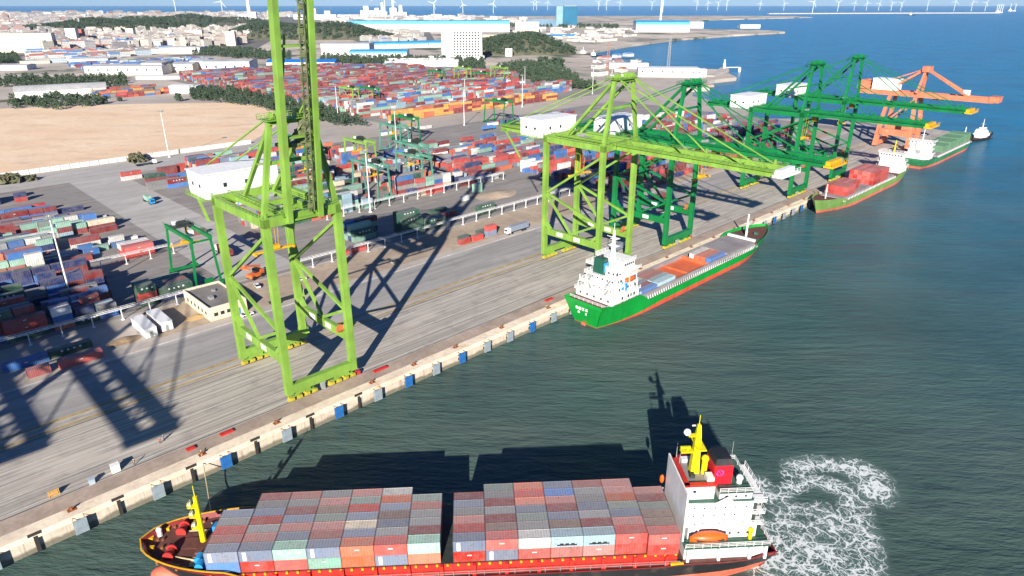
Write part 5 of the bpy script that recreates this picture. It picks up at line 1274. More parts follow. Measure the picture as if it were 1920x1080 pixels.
# light masts
def mast(s, t, h, label):
    e = empty('light_mast', W(s,t,QZ), RZ, label, 'light mast', 'tall light masts in the port')
    MB().tube((0,0,0),(0,0,h),.38,.18,8).box(-.7,.7,-.7,.7,0,.6).build('pole', M_WHITE, e)
    mb = MB()
    for k in range(16):
        a_, b_ = 2*math.pi*k/16, 2*math.pi*(k+1)/16; mb.bar((1.7*math.cos(a_),1.7*math.sin(a_),h-.4),(1.7*math.cos(b_),1.7*math.sin(b_),h-.4),.15)
    for k in range(8): a_ = 2*math.pi*k/8; mb.bar((0,0,h-.4),(1.7*math.cos(a_),1.7*math.sin(a_),h-.4),.1); mb.box(1.7*math.cos(a_)-.35,1.7*math.cos(a_)+.35,1.7*math.sin(a_)-.35,1.7*math.sin(a_)+.35,h-.9,h-.4)
    mb.build('lamp_ring', M_GREY, e)
for s,t,h,l in ((47,288,34,'white light mast rising from the shaded container stacks at the left'),(171,536,34,'thin light mast at the near edge of the sand lot'),(196,310,34,'light mast behind the near crane among the middle yard stacks'),
                (420,492,34,'light mast by the gate road left of the green yard crane'),(296,425,34,'light mast beside the maroon stacks of the middle yard'),(545,540,34,'light mast at the right end of the yellow container wall'),
                (352,600,34,'light mast at the tip of the dark windbreak'),(620,610,34,'light mast behind the right end of the yellow wall'),(690,560,34,'light mast on the far road before the pine wood'),(760,585,34,'light mast at the pine wood\'s right end'),(480,560,34,'light mast in front of the yellow wall\'s middle')):
    mast(s,t,h,l)
# vehicles
def truck(s, t, rz, label, cabm, load=None):
    e = empty('container_truck', W(s,t,QZ), RZ+rz, label, 'truck')
    MB().box(4.4,6.6,-1.2,1.2,.8,3.0).box(4.6,6.4,-1.1,1.1,3.0,3.3).build('cab', cabm, e)
    MB().box(6.58,6.65,-1.0,1.0,1.8,2.7).build('windscreen', M_GLASS, e)
    MB().box(-7,4.2,-.5,.5,.8,1.15).box(-7,3.6,-1.2,1.2,1.15,1.3).build('trailer', M_DKM, e)
    mb = MB()
    for x in (-6,-4.8,-3.6,3.2,5.6):
        for y in (-1.2,.85): mb.tube((x,y,.5),(x,y+.35,.5),.5,n=10)
    mb.build('wheel', M_RUB, e)
    if load: put_container(W(s,t,QZ+1.32)+Matrix.Rotation(RZ+rz,3,'Z')@Vector((-1.9,0,0)), RZ+rz, 4 if load[1]==4 else 2, load[0], load[2], 'containers carried on trucks')
truck(228, 230, math.pi, 'truck with white cab pulling a long blue load along the earth strip', M_WHITE, ('S',4,'blue-grey container carried by the truck on the earth strip'))
truck(243, 177, 0, 'truck under the second light green crane beside the ship', M_WHITE, ('S',2,'small blue-grey container carried by the truck under the light green crane'))
truck(106, 231, 0, 'white cabbed truck with empty trailer standing by the near lane', M_WHITE)
truck(330, 214, 0, 'truck with red container on the lane behind the dark green crane', M_REDP, ('r',4,'maroon container carried by the truck behind the dark green crane'))
truck(420, 470-12, 0, 'blue cabbed truck driving on the gate road', M_BLUE2, ('b',4,'blue container carried by the truck on the gate road'))
truck(111, 300, R(90), 'truck with maroon container driving up the left cross road', M_WHITE, ('r',4,'maroon container carried by the truck on the left cross road'))
truck(117, 415, R(-90), 'blue cabbed truck coming down the left cross road', M_BLUE2, ('t',2,'mint container carried by the truck on the left cross road'))
truck(273, 372, R(90), 'red cabbed truck on the cross road of the middle yard', M_REDP, ('w',4,'white container carried by the truck in the middle yard'))
truck(150, 520, 0, 'white cabbed truck with empty trailer on the road below the sand lot', M_WHITE)
def car(s, t, rz, m, label):
    e = empty('parked_car', W(s,t,QZ), RZ+rz, label, 'car', None)
    MB().loft([[(-2.2,-.85,.35),(2.2,-.85,.35),(2.2,.85,.35),(-2.2,.85,.35)],[(-2.25,-.9,.9),(2.25,-.9,.9),(2.25,.9,.9),(-2.25,.9,.9)]]).build('body', m, e)
    MB().loft([[(-1.7,-.8,.9),(1.1,-.8,.9),(1.1,.8,.9),(-1.7,.8,.9)],[(-1.2,-.66,1.45),(.4,-.66,1.45),(.4,.66,1.45),(-1.2,.66,1.45)]]).build('window', M_GLASS, e)
    MB().box(-1.15,.35,-.64,.64,1.452,1.475).build('roof', m, e)
    mb = MB()
    for x in (-1.4,1.4):
        for y in (-.9,.7): mb.tube((x,y,.33),(x,y+.2,.33),.33,n=10)
    mb.build('wheel', M_RUB, e)
car(89, 228.5, 0, M_WHITE, 'white car parked by the lane under the near crane'); car(97, 244, R(60), M_GREY, 'grey car beside the cream hut under the crane'); car(104, 252, R(80), M_WHITE, 'white car right of the cream hut near the rack')
car(120, 246, 0, M_WHITE, 'white car in the crane shadow on the earth strip'); car(160, 236, R(10), M_GREY, 'grey car on the earth strip beside the crane shadow')
# orange reach stacker near the hut
rs = empty('reach_stacker', W(108,262,QZ), RZ+R(200), 'orange reach stacker parked behind the near crane legs', 'reach stacker')
MB().box(-3.6,3.2,-1.6,1.6,.9,2.3).box(-3.8,-2,-1.5,1.5,2.3,3.1).build('chassis', M_ORANGE2, rs); MB().box(-1.6,.4,-.9,.9,2.3,4.2).build('cab', M_GLASS, rs)
MB().bar((-3.2,0,4.2),(5.2,0,6.8),.8).box(4.8,5.6,-3.2,3.2,5.6,6.1).build('boom', M_ORANGE2, rs)
mb = MB()
for x in (-2.4,2.3):
    for y in (-1.9,1.2): mb.tube((x,y,.85),(x,y+.7,.85),.85,n=12)
mb.build('wheel', M_RUB, rs)

# ---------------------------------------------------------------- trees and woods
def leaf_material(name, a_, b_):
    m, t, b, o = new_mat(name); P = wpos(t)
    c = mixc(t, mapr(t, noise(t, vscale(t, P, (.06,.06,.06)), 1, 5, .7), .3, .7), a_, b_); c = mixc(t, mapr(t, noise(t, vscale(t, P, (.5,.5,.5)), 1, 3, .6), .55, .75, 0, .6), c, tuple(x*1.9 for x in b_))
    t.links.new(c, b.inputs['Base Color']); b.inputs['Roughness'].default_value = .8; return m
M_LEAF = leaf_material('pine_needles', (.020,.045,.026), (.055,.085,.040)); M_LEAF2 = leaf_material('shrub_leaves', (.05,.06,.03), (.11,.10,.05)); M_TRUNK = paint('bark', (.10,.07,.05), .95, .3, 1)
def add_tree(mb, x, y, z, h, r, rg, n=34, conic=.6):
    for k in range(n):
        u = rg.random()**.7; zz = z + h*(.12+.86*u); rr = r*(1-conic*u)*(.35+.75*rg.random()); a_ = rg.uniform(0, 2*math.pi)
        cx, cy = x+rr*math.cos(a_), y+rr*math.sin(a_); s_ = r*rg.uniform(.24,.46)*(1-.35*u)
        p = [Vector((rg.gauss(0,1),rg.gauss(0,1),rg.gauss(0,.8))).normalized()*s_ for _ in range(2)]
        q = p[0].cross(p[1]); q = q.normalized()*s_ if q.length > 1e-4 else Vector((s_,0,0))
        c = Vector((cx,cy,zz)); v = [c+p[0], c-p[0]*.6+p[1]*.8, c-p[0]*.6-p[1]*.8, c+q]
        mb.add(v, [(0,1,2),(0,3,1),(1,3,2),(2,3,0)])
def in_poly(x, y, P):
    c = False; j = len(P)-1
    for i in range(len(P)):
        if (P[i][1] > y) != (P[j][1] > y) and x < (P[j][0]-P[i][0])*(y-P[i][1])/(P[j][1]-P[i][1])+P[i][0]: c = not c
        j = i
    return c
def survey(u, v, z=QZ):
    """map point of the drone survey: ground position in metres"""
    f = 1280.; p = R(PITCH); x = (u-960)/f; y = (540-v)/f
    d = (x, math.cos(p)+y*math.sin(p), -math.sin(p)+y*math.cos(p)); k = (z-CAM_H)/d[2]
    return (d[0]*k, d[1]*k)
def wood(name, px, n, h, r, label, seed, hill=None, m=None):
    P = [survey(*q) for q in px]; rg = random.Random(seed); mb = MB()
    x0, x1 = min(p[0] for p in P), max(p[0] for p in P); y0, y1 = min(p[1] for p in P), max(p[1] for p in P); k = 0; tries = 0
    while k < n and tries < n*30:
        tries += 1; x, y = rg.uniform(x0,x1), rg.uniform(y0,y1)
        if not in_poly(x, y, P): continue
        zz = QZ + (hill(x, y) if hill else 0); s_ = rg.uniform(.65,1.25); add_tree(mb, x, y, zz, h*s_, r*s_*rg.uniform(.8,1.2), rg, 36); k += 1
    tag(mb.build(name, m or M_LEAF), label, 'wood', kind='stuff')
def hill_mesh(cx, cy, rx, ry, h, rot):
    def f(x, y):
        dx, dy = x-cx, y-cy; a_, b_ = dx*math.cos(rot)+dy*math.sin(rot), -dx*math.sin(rot)+dy*math.cos(rot); d = (a_/rx)**2+(b_/ry)**2
        return h*max(0, 1-d)**1.0*(1+.18*math.sin(x*.021)+.15*math.cos(y*.017)) - (0 if d < 1 else .0)
    mb = MB(); rings = []
    for k in range(9):
        q = 1-k/8*.999; rings.append([(cx+(rx*q*math.cos(t_)*math.cos(rot)-ry*q*math.sin(t_)*math.sin(rot)), cy+(rx*q*math.cos(t_)*math.sin(rot)+ry*q*math.sin(t_)*math.cos(rot)), QZ-.5 if k == 0 else QZ+f(cx+(rx*q*math.cos(t_)*math.cos(rot)-ry*q*math.sin(t_)*math.sin(rot)), cy+(rx*q*math.cos(t_)*math.sin(rot)+ry*q*math.sin(t_)*math.cos(rot)))) for t_ in [2*math.pi*i/28 for i in range(28)]])
    tag(mb.loft(rings).build('hill', leaf_material('hill_scrub', (.035,.05,.03), (.11,.10,.06))), kind='structure'); return f
wood('windbreak_wood', [(358,172),(430,172),(520,186),(600,205),(690,238),(640,238),(560,222),(470,200),(360,188)], 620, 8.5, 2.6, 'dark pine windbreak along the back of the sand lot behind the near crane', 1)
wood('roadside_wood', [(0,152),(60,146),(140,150),(235,146),(240,166),(150,170),(60,168),(0,166)], 330, 9, 3.4, 'dark wood behind the white hangar at the left', 2)
wood('scrub_wood', [(15,184),(70,176),(130,184),(200,182),(200,198),(110,206),(20,206)], 150, 6.5, 3.2, 'dark scrub between the white hangar and the sand lot', 3)
wood('treeline_wood', [(360,92),(450,96),(545,104),(545,116),(440,110),(360,102)], 320, 11, 4.5, 'dark treeline behind the white sheds', 4)
wood('treeline_wood', [(600,108),(700,112),(835,112),(835,124),(700,126),(600,120)], 420, 10, 4.5, 'dark treeline between the white tower and the far container yard', 5)
wood('treeline_wood', [(840,116),(905,116),(910,140),(870,136)], 150, 11, 4.5, 'dark trees in front of the white tower', 6)
wood('pine_wood', [(930,128),(990,120),(1040,132),(1085,150),(1080,164),(1010,150),(940,146)], 420, 10, 4.0, 'dark pine wood in front of the shore beyond the yellow stacks', 7)
wood('pine_wood', [(985,136),(1020,150),(1090,160),(1110,168),(1060,168),(1000,158)], 170, 9, 3.6, 'lower dark pine strip beside the far road', 8)
wood('treeline_wood', [(0,108),(30,104),(40,118),(0,122)], 120, 10, 4, 'dark trees at the left edge below the cream blocks', 9)
wood('treeline_wood', [(905,46),(1160,50),(1160,54),(905,51)], 260, 14, 8, 'dark hedge line before the glass tower', 10)
for (cx, cy, rx, ry, h, rot, n, lab, sd) in ((*survey(958,100), 150, 70, 40, 0, 520, 'rounded wooded hill to the right of the white tower', 11), (*survey(572,72), 300, 110, 46, 0, 700, 'wooded hill behind the raised crane boom', 12),
        (*survey(235,58), 470, 170, 34, 0, 800, 'long low wooded hill across the town', 13), (*survey(345,46), 520, 160, 40, 0, 520, 'second wooded hill farther across the town', 14)):
    hf = hill_mesh(cx, cy, rx, ry, h, rot); rg = random.Random(sd); mb = MB(); k = 0
    big = 1 + math.hypot(cx,cy)/2200
    while k < n:
        x, y = cx+rg.uniform(-rx,rx), cy+rg.uniform(-ry,ry); zz = hf(x,y)
        if zz < 2: continue
        add_tree(mb, x, y, QZ+zz-1, 9*big**.5, 4.2*big**.7, rg, 28, .4); k += 1
    tag(mb.build('hill_wood', M_LEAF), lab, 'wood', kind='stuff')
def tree(u, v, h, r, label, m=None, n=120, conic=.35, name='broadleaf_tree'):
    x, y = survey(u, v); e = empty(name, (x,y,QZ), 0, label, 'tree'); rg = random.Random(int(u*7+v))
    mb = MB(); mb.tube((0,0,0),(0,0,h*.55),.07*h**.6+.12,.08,7)
    for k in range(5): a_ = k*1.3; mb.tube((0,0,h*.3),(r*.6*math.cos(a_),r*.6*math.sin(a_),h*.65),.1,.04,5)
    mb.build('trunk', M_TRUNK, e); mb = MB(); add_tree(mb, 0,0,0,h,r,rg,n,conic); mb.build('crown', m or M_LEAF, e)
tree(258,303,5.5,6.5,'olive shrub standing alone on the sand by the white wall',M_LEAF2,name='shrub'); tree(18,342,4.5,8,'brown shrub at the left edge of the sand lot',M_LEAF2,name='shrub'); tree(58,338,3,4,'small low shrub beside the brown one at the sand edge',M_LEAF2,name='shrub')
tree(335,190,9,4.5,'dark tree standing alone at the back edge of the sand'); tree(185,196,8,5,'dark round tree at the right end of the scrub'); tree(140,190,8,5,'dark round tree in the middle of the scrub'); tree(58,196,9,6,'large dark tree at the left of the scrub')
tree(1043,128,17,15,'big round tree on the pale shore beyond the pine wood'); tree(1018,122,14,12,'smaller round tree left of the big one on the pale shore'); tree(1109,168,12,8,'dark tree at the shore end of the pine strip'); tree(225,190,5,3,'low bush by the hangar yard stacks')
# ---------------------------------------------------------------- buildings
def facade_material(name, attr=True, base=None):
    m, t, b, o = new_mat(name); P = wpos(t)
    col = nd(t, 'ShaderNodeVertexColor', layer_name='Col').outputs[0] if attr else nd(t, 'ShaderNodeObjectInfo').outputs['Color']
    sp = nd(t, 'ShaderNodeSeparateXYZ'); t.links.new(P, sp.inputs[0]); gm = nd(t, 'ShaderNodeNewGeometry'); sn = nd(t, 'ShaderNodeSeparateXYZ'); t.links.new(gm.outputs['Normal'], sn.inputs[0])
    hz = math_(t, 'ADD', sp.outputs[0], sp.outputs[1])
    wz = math_(t, 'GREATER_THAN', math_(t, 'FRACT', math_(t, 'MULTIPLY', sp.outputs[2], 1/3.2)), .52)
    wx = math_(t, 'GREATER_THAN', math_(t, 'FRACT', math_(t, 'MULTIPLY', hz, 1/4.4)), .45)
    wall = math_(t, 'LESS_THAN', math_(t, 'ABSOLUTE', sn.outputs[2]), .4)
    wn = math_(t, 'MULTIPLY', math_(t, 'MULTIPLY', wz, wx), wall)
    c = mixc(t, mapr(t, noise(t, vscale(t, P, (.04,.04,.04)), 1, 4), .3, .75, 0, .35), col, (.30,.28,.26))
    c = mixc(t, math_(t, 'MULTIPLY', wn, .72), c, (.05,.06,.07))
    t.links.new(c, b.inputs['Base Color']); b.inputs['Roughness'].default_value = .75; return m
M_FAC = facade_material('house_facade_mass'); M_FACO = facade_material('house_facade', False)
WCOL = [(.50,.47,.42),(.60,.58,.56),(.42,.40,.38),(.48,.40,.34),(.34,.33,.33),(.52,.45,.42),(.42,.24,.20),(.66,.65,.65),(.24,.24,.26)]
RCOL = {'grey':(.24,.23,.23),'pale':(.42,.40,.39),'red':(.42,.12,.09),'blue':(.05,.22,.52),'rust':(.34,.20,.15)}
def wall_word(c): return 'brick red' if c[0] > 1.8*c[2] else 'cream' if c[0] > 1.17*c[2] else 'white' if c[0] > .55 else 'grey'
def house_shape(mb, lx, ly, h, wc, rc, rg, origin=(0,0,0), rz=0):
    ca, sa = math.cos(rz), math.sin(rz)
    def T(x,y,z): return (origin[0]+x*ca-y*sa, origin[1]+x*sa+y*ca, origin[2]+z)
    def bx(x0,x1,y0,y1,z0,z1,cw,ct):
        v = [T(*p) for p in ((x0,y0,z0),(x1,y0,z0),(x1,y1,z0),(x0,y1,z0),(x0,y0,z1),(x1,y0,z1),(x1,y1,z1),(x0,y1,z1))]
        mb.add(v, [(0,1,5,4),(1,2,6,5),(2,3,7,6),(3,0,4,7)], cw); mb.add([v[k] for k in (4,5,6,7)], [(0,1,2,3)], ct)
    bx(-lx/2,lx/2,-ly/2,ly/2,-.5,h,wc,rc)
    if rg.random() < .6: a_ = rg.uniform(-lx*.3,lx*.2); bx(a_,a_+lx*.22,-ly*.25,ly*.25,h,h+rg.uniform(1.5,3.2),wc,rc)
M_TOWNG = leaf_material('town_ground', (.10,.10,.09), (.20,.185,.165))
for k_, px_ in enumerate(([(0,30),(560,30),(560,46),(480,92),(250,100),(0,106)], [(560,44),(800,50),(820,84),(690,84)])):
    P_ = [survey(*q_) for q_ in px_]; tag(MB().add([(x_,y_,QZ+.35) for x_,y_ in P_],[tuple(range(len(P_)))]).build('town_ground', M_TOWNG), kind='structure')
HOUSE_SPOTS = []
def region(px, n, hmin, hmax, lmin, lmax, seed, cols=None, reds=.12, blues=.08):
    P = [survey(*q) for q in px]; rg = random.Random(seed); k = 0; tries = 0
    # sample evenly over the survey sheet so that far districts thin out with distance
    us = [q[0] for q in px]; vs_ = [q[1] for q in px]
    while k < n and tries < n*40:
        tries += 1; u, v = rg.uniform(min(us),max(us)), rg.uniform(min(vs_),max(vs_))
        if not in_poly(u, v, px): continue
        x, y = survey(u, v); d = math.hypot(x,y)
        g_ = max(1, d/2600)
        lx, ly, h = rg.uniform(lmin,lmax)*g_**.7, rg.uniform(10,17)*g_**.6, rg.uniform(hmin,hmax)*g_**.35
        if any((x-a_)**2+(y-b_)**2 < ((lx+l2)*.46)**2 for a_, b_, l2 in HOUSE_SPOTS[-160:]): continue
        HOUSE_SPOTS.append((x,y,lx)); wc = rg.choice(cols or WCOL); q = rg.random()
        rc = 'red' if q < reds else 'blue' if q < reds+blues else rg.choice(['grey','grey','pale','rust'])
        HOUSES.append((d, x, y, lx, ly, h, wc, rc, RZ+rg.choice([0,0,math.pi/2,.2,-.3])+rg.uniform(-.08,.08), seed)); k += 1
HOUSES = []
region([(0,38),(120,36),(330,32),(520,32),(520,44),(300,44),(250,52),(0,62)], 800, 8, 22, 14, 34, 1)
region([(0,62),(90,54),(110,66),(250,70),(250,96),(120,100),(0,96)], 260, 9, 26, 14, 34, 2, reds=.2, blues=.2)
region([(150,68),(250,66),(335,62),(400,58),(465,58),(470,80),(400,88),(300,92),(200,90)], 300, 12, 30, 12, 28, 3, [(.62,.58,.50),(.66,.64,.60),(.58,.52,.46),(.5,.46,.42)], reds=.1, blues=.06)
region([(0,26),(560,27),(560,32),(0,34)], 320, 8, 26, 18, 40, 4)
region([(655,52),(795,52),(795,78),(700,82),(655,72)], 110, 9, 15, 18, 34, 5, [(.60,.57,.51),(.58,.56,.53),(.5,.47,.43)], reds=.04, blues=.02)
region([(60,100),(250,92),(330,96),(200,112),(60,122)], 80, 5, 11, 20, 52, 6, [(.76,.74,.66),(.7,.62,.5),(.55,.6,.6),(.4,.5,.6)], reds=.18, blues=.3)
region([(600,30),(900,30),(1000,38),(1040,44),(900,44),(620,46)], 110, 6, 14, 22, 70, 7, [(.80,.78,.76),(.74,.68,.66),(.6,.56,.54)], reds=.1, blues=.2)
region([(1000,46),(1190,56),(1300,52),(1180,78),(1040,80),(900,92)], 90, 5, 10, 16, 50, 8, [(.80,.78,.74),(.72,.66,.6)], reds=.08, blues=.25)
region([(1120,112),(1180,104),(1220,120),(1190,142),(1110,148)], 14, 4, 8, 14, 30, 9, [(.80,.78,.74),(.72,.68,.62)], reds=.1, blues=.1)
HOUSES.sort(key=lambda q: q[0])
DISTR = {1:'in the far town along the horizon',2:'in the district at the left edge',3:'in the pale apartment district before the long hill',4:'in the farthest strip of town by the sea',5:'in the terraced estate left of the white tower',6:'among the workshops behind the white sheds',7:'on the far industrial flats',8:'on the reclaimed flats before the spit',9:'on the pale shore behind the pine wood'}
HM = MB(); rgH = random.Random(5)
for i, (d, x, y, lx, ly, h, wc, rc, rz, sd) in enumerate(HOUSES):
    if i < 240:
        e = bpy.data.objects.new('town_building', None); C.objects.link(e); e.location = (x,y,QZ); e.rotation_euler = (0,0,rz)
        hw = 'tall' if h > 22 else 'mid-height' if h > 13 else 'low'; ww = wall_word(wc)
        tag(e, f'{hw} {ww} building with {rc} roof {DISTR[sd]}', 'building', f'{hw} {ww} buildings {rc} roofed, {DISTR[sd]}')
        mb = MB(); mb.box(-lx/2,lx/2,-ly/2,ly/2,-.5,h,nobot=True); w = mb.build('wall', M_FACO, e); w.color = (*wc,1)
        mb = MB(); mb.box(-lx/2-.3,lx/2+.3,-ly/2-.3,ly/2+.3,h,h+.5)
        if rc in ('red','blue') and h < 16: mb.add([(-lx/2-.3,-ly/2-.3,h+.5),(lx/2+.3,-ly/2-.3,h+.5),(lx/2+.3,ly/2+.3,h+.5),(-lx/2-.3,ly/2+.3,h+.5),(-lx/2-.3,0,h+3),(lx/2+.3,0,h+3)],[(0,1,5,4),(2,3,4,5),(0,4,3),(1,2,5)])
        else: a_ = rgH.uniform(-lx*.3,lx*.1); mb.box(a_,a_+lx*.2,-ly*.25,ly*.25,h+.5,h+rgH.uniform(2,3.5))
        r_ = mb.build('roof', M_ROOFO if 'M_ROOFO' in globals() else None, e); r_.color = (*RCOL[rc],1)
        if not r_.data.materials:
            if 'roof_sheet' not in MATS:
                m, t, b, o = new_mat('roof_sheet'); c = mixc(t, mapr(t, noise(t, coords(t), .2, 4), .3, .7, 0, .4), nd(t, 'ShaderNodeObjectInfo').outputs['Color'], (.3,.28,.27)); t.links.new(c, b.inputs['Base Color']); b.inputs['Roughness'].default_value = .8; MATS['roof_sheet'] = m
            r_.data.materials.append(MATS['roof_sheet'])
    else: house_shape(HM, lx, ly, h, wc, RCOL[rc], rgH, (x,y,QZ), rz)
tag(HM.build('town_houses', M_FAC), 'pale mass of far-off town houses toward the sea horizon', 'town', kind='stuff')

M_BLUEROOF = paint('blue_roof_sheet', (.06,.36,.66), .5, .15, .05); M_WHITECLAD = paint('white_cladding_hall', (.62,.62,.61), .6, .1, .05, streak=False); M_PALEROOF = paint('pale_roof_sheet', (.46,.46,.47), .6, .25, .04, (.3,.25,.22), .5)
M_CREAMW = paint('cream_wall', (.74,.66,.50), .8, .15, .05)
def hall(u, v, length, depth, h, rz, label, wallm, roofm, pitch=.12, bays=0, name='warehouse', fascia=None, curved=False):
    """hall whose near left ground corner sits at the survey point; rz is the heading of its long wall"""
    x, y = survey(u, v); e = empty(name, (x,y,QZ), rz, label, 'building')
    MB().box(0,length,0,depth,-.5,h).build('wall', wallm, e)
    n = max(1, bays); mb = MB(); w = depth/n
    for k in range(n):
        y0, y1 = k*w-.4, (k+1)*w+.4
        if curved:
            rr = [[(xx, y0+(y1-y0)*q/8, h+.1+w*pitch*math.sin(math.pi*q/8)) for q in range(9)] for xx in (-1, length+1)]; mb.loft(rr, cap=True)
        else: mb.add([(-.8,y0,h),(length+.8,y0,h),(length+.8,y1,h),(-.8,y1,h),(-.8,(y0+y1)/2,h+w*pitch),(length+.8,(y0+y1)/2,h+w*pitch)],[(0,1,5,4),(2,3,4,5),(0,4,3),(1,2,5)])
    mb.build('roof', roofm, e)
    if fascia: MB().box(-.4,length+.4,-.4,-.05,h*.74,h+.05).build('fascia', fascia, e); 
    mb = MB(); nw = min(8, int(length/14)) if 9 < h < 22 else 0
    for k in range(nw): mb.box(5+k*length/max(1,nw),5+k*length/max(1,nw)+2.6,-.12,-.02,h*.5,h*.68)
    if nw: mb.build_each('window', M_GLASS, e)
    return e
hall(652,60,640,120,40,0.02,'long white factory hall with blue roof, farthest of the blue-roofed halls',M_WHITECLAD,M_BLUEROOF,.03,3,'factory',M_BLUEROOF)
hall(690,92,300,70,13,.42,'white factory hall with blue roof stretching behind the treeline toward the white tower',M_WHITECLAD,M_BLUEROOF,.05,2,'factory',M_BLUEROOF)
hall(603,104,105,60,24,0.0,'pale grey warehouse standing right of the raised crane boom',M_WHITECLAD,M_PALEROOF,.03,2)
hall(655,108,120,60,12,0.05,'low white warehouse with blue roof edge beside the pale grey warehouse',M_WHITECLAD,M_BLUEROOF,.05,1,'warehouse',M_BLUEROOF)
hall(722,126,130,80,7,.08,'low white roofed shed at the back of the far container yard',M_WHITECLAD,paint('white_roof',(.82,.80,.77),.6,.1,.05),.10,2)
hall(30,186,95,34,8,.52,'white hangar with curved roof behind the scrub at the left',M_WHITE,paint('grey_curved_roof',(.42,.42,.42),.6,.15,.05),.16,1,'hangar',None,True)
hall(160,141,120,46,13,.05,'long grey white shed with row of dark vents',M_WHITECLAD,M_PALEROOF,.06,2); hall(268,139,32,50,17,.05,'cream block at the right end of the long grey white shed',M_CREAMW,M_PALEROOF,.02,1)
hall(302,136,52,40,13,.05,'cream shed with dark openings between the cream block and the white works',M_CREAMW,M_PALEROOF,.06,1); hall(358,133,26,42,16,.05,'pale grey works hall left of the tall white works',M_WHITECLAD,M_PALEROOF,.06,1); hall(382,139,74,46,19,.05,'tall white works hall with windows near the raised boom',M_WHITECLAD,M_PALEROOF,.04,1)
hall(255,149,80,22,4,.05,'long low white shed in front of the cream block',M_WHITECLAD,M_WHITECLAD,.05,1); hall(318,175,36,22,9,-.1,'white box-shaped shed at the windbreak end',M_WHITE,M_WHITE,.04,1); hall(500,126,120,40,8,.05,'white shed with bright blue roof behind the raised boom',M_WHITECLAD,paint('vivid_blue_roof',(.01,.18,.60),.5,.1,.05),.10,1)
hall(130,120,70,40,9,.1,'grey shed with pale roof among the workshops',M_WHITECLAD,M_PALEROOF,.06,2); hall(300,100,90,50,12,.05,'white shed before the treeline with pale long roof',M_WHITECLAD,M_PALEROOF,.06,2); hall(0,132,44,30,8,.1,'white shed at the left edge above the dark wood',M_WHITECLAD,M_PALEROOF,.06,1)
hall(1192,60,210,110,36,-.05,'white hall with sky blue roof and frame by the bay',M_WHITECLAD,M_BLUEROOF,.06,1,'factory',M_BLUEROOF); hall(1252,53,160,70,26,-.05,'white hall joined to the right of the blue roofed bay hall',M_WHITECLAD,M_WHITECLAD,.05,1,'factory')
hall(932,72,260,60,6,.1,'low blue roofed shed beyond the wooded hill',M_WHITECLAD,M_BLUEROOF,.08,1); hall(966,62,90,50,40,0,'cream block building before the glass tower',M_CREAMW,M_PALEROOF,.01,1,'office_building'); hall(1000,50,100,60,34,0,'white office slab left of the glass tower',M_WHITECLAD,M_PALEROOF,.01,1,'office_building')
hall(905,82,60,40,24,0,'tan block just right of the white tower',paint('tan_wall',(.62,.46,.36),.8,.15,.05),M_PALEROOF,.02,1,'office_building')
hall(1140,128,70,26,8,-.06,'white terminal block on the shore, left one of the long pair',M_WHITE,M_WHITE,.01,1,'terminal_block'); hall(1196,144,92,34,13,-.10,'white terminal block on the shore behind the light green crane tops',M_WHITE,M_WHITE,.01,1,'terminal_block'); hall(1282,144,34,26,11,-.1,'small white terminal block at the end of the shore by the jetty',M_WHITE,M_WHITE,.01,1,'terminal_block')
hall(1388,53,90,50,15,0,'white block alone on the long spit',M_WHITE,M_WHITE,.02,1,'terminal_block'); hall(948,106,14,12,16,.1,'small white tower block beside the wooded hill',M_WHITE,M_WHITE,.02,1,'terminal_block')
hall(0,100,110,30,42,.3,'cream apartment slab at the left edge of town',M_CREAMW,M_PALEROOF,.01,1,'apartment_block')
for k, (u,v,w_,h,m,l) in enumerate(((128,86,26,44,M_WHITECLAD,'white tower block with brick red side in the town'),(141,84,24,40,paint('brick_wall',(.42,.12,.10),.8,.2,.05),'brick red tower block beside the white one'),(240,82,20,40,M_CREAMW,'cream tower block in front of the long hill'),(365,84,24,38,M_CREAMW,'cream tower block, left of the pair near the raised boom'),(425,86,24,36,M_CREAMW,'cream tower block, right of the pair near the raised boom'))):
    hall(u,v,w_,18,h,.1,l,m,M_PALEROOF,.01,1,'apartment_block')
# white tower with its window grid
x, y = survey(829,113); tw = empty('white_tower_block', (x,y,QZ), .04, 'big white slab tower with a grid of windows left of the wooded hill', 'building')
M_TW = paint('white_tower_render', (.84,.83,.81), .8, .05, .05, streak=False)
MB().box(0,80,0,22,-.5,56).build('wall', M_TW, tw); MB().box(-.6,80.6,-.6,22.6,56,57.2).box(8,18,4,16,57.2,61).box(58,72,4,16,57.2,60.5).box(34,44,4,16,57.2,59.5).build('roof', M_TW, tw); MB().box(-26,0,-4,22,-.5,8).box(80,84,-2,22,-.5,8).build('podium', M_TW, tw)
for r_ in range(9):
    for c_ in range(9): MB().box(24+c_*5.9,27.4+c_*5.9,-.1,.05,8+r_*5.2,11.2+r_*5.2).build('window', M_GLASS, tw)
x, y = survey(1055,51); gt = empty('glass_tower', (x,y,QZ), .05, 'dark blue glass office tower standing out on the far flats', 'building')
MB().box(0,68,0,50,-.5,92).build('wall', paint('blue_glass',(.02,.14,.24),.25,.2,.02), gt); MB().box(-30,0,8,50,-.5,92).build('side_wing', paint('pale_glass',(.22,.38,.46),.3,.2,.02), gt); MB().box(-170,-30,10,50,-.5,34).build('podium', paint('grey_blue_glass',(.12,.22,.32),.4,.2,.02), gt); MB().box(4,64,4,46,92,95).build('roof', M_GREY, gt)
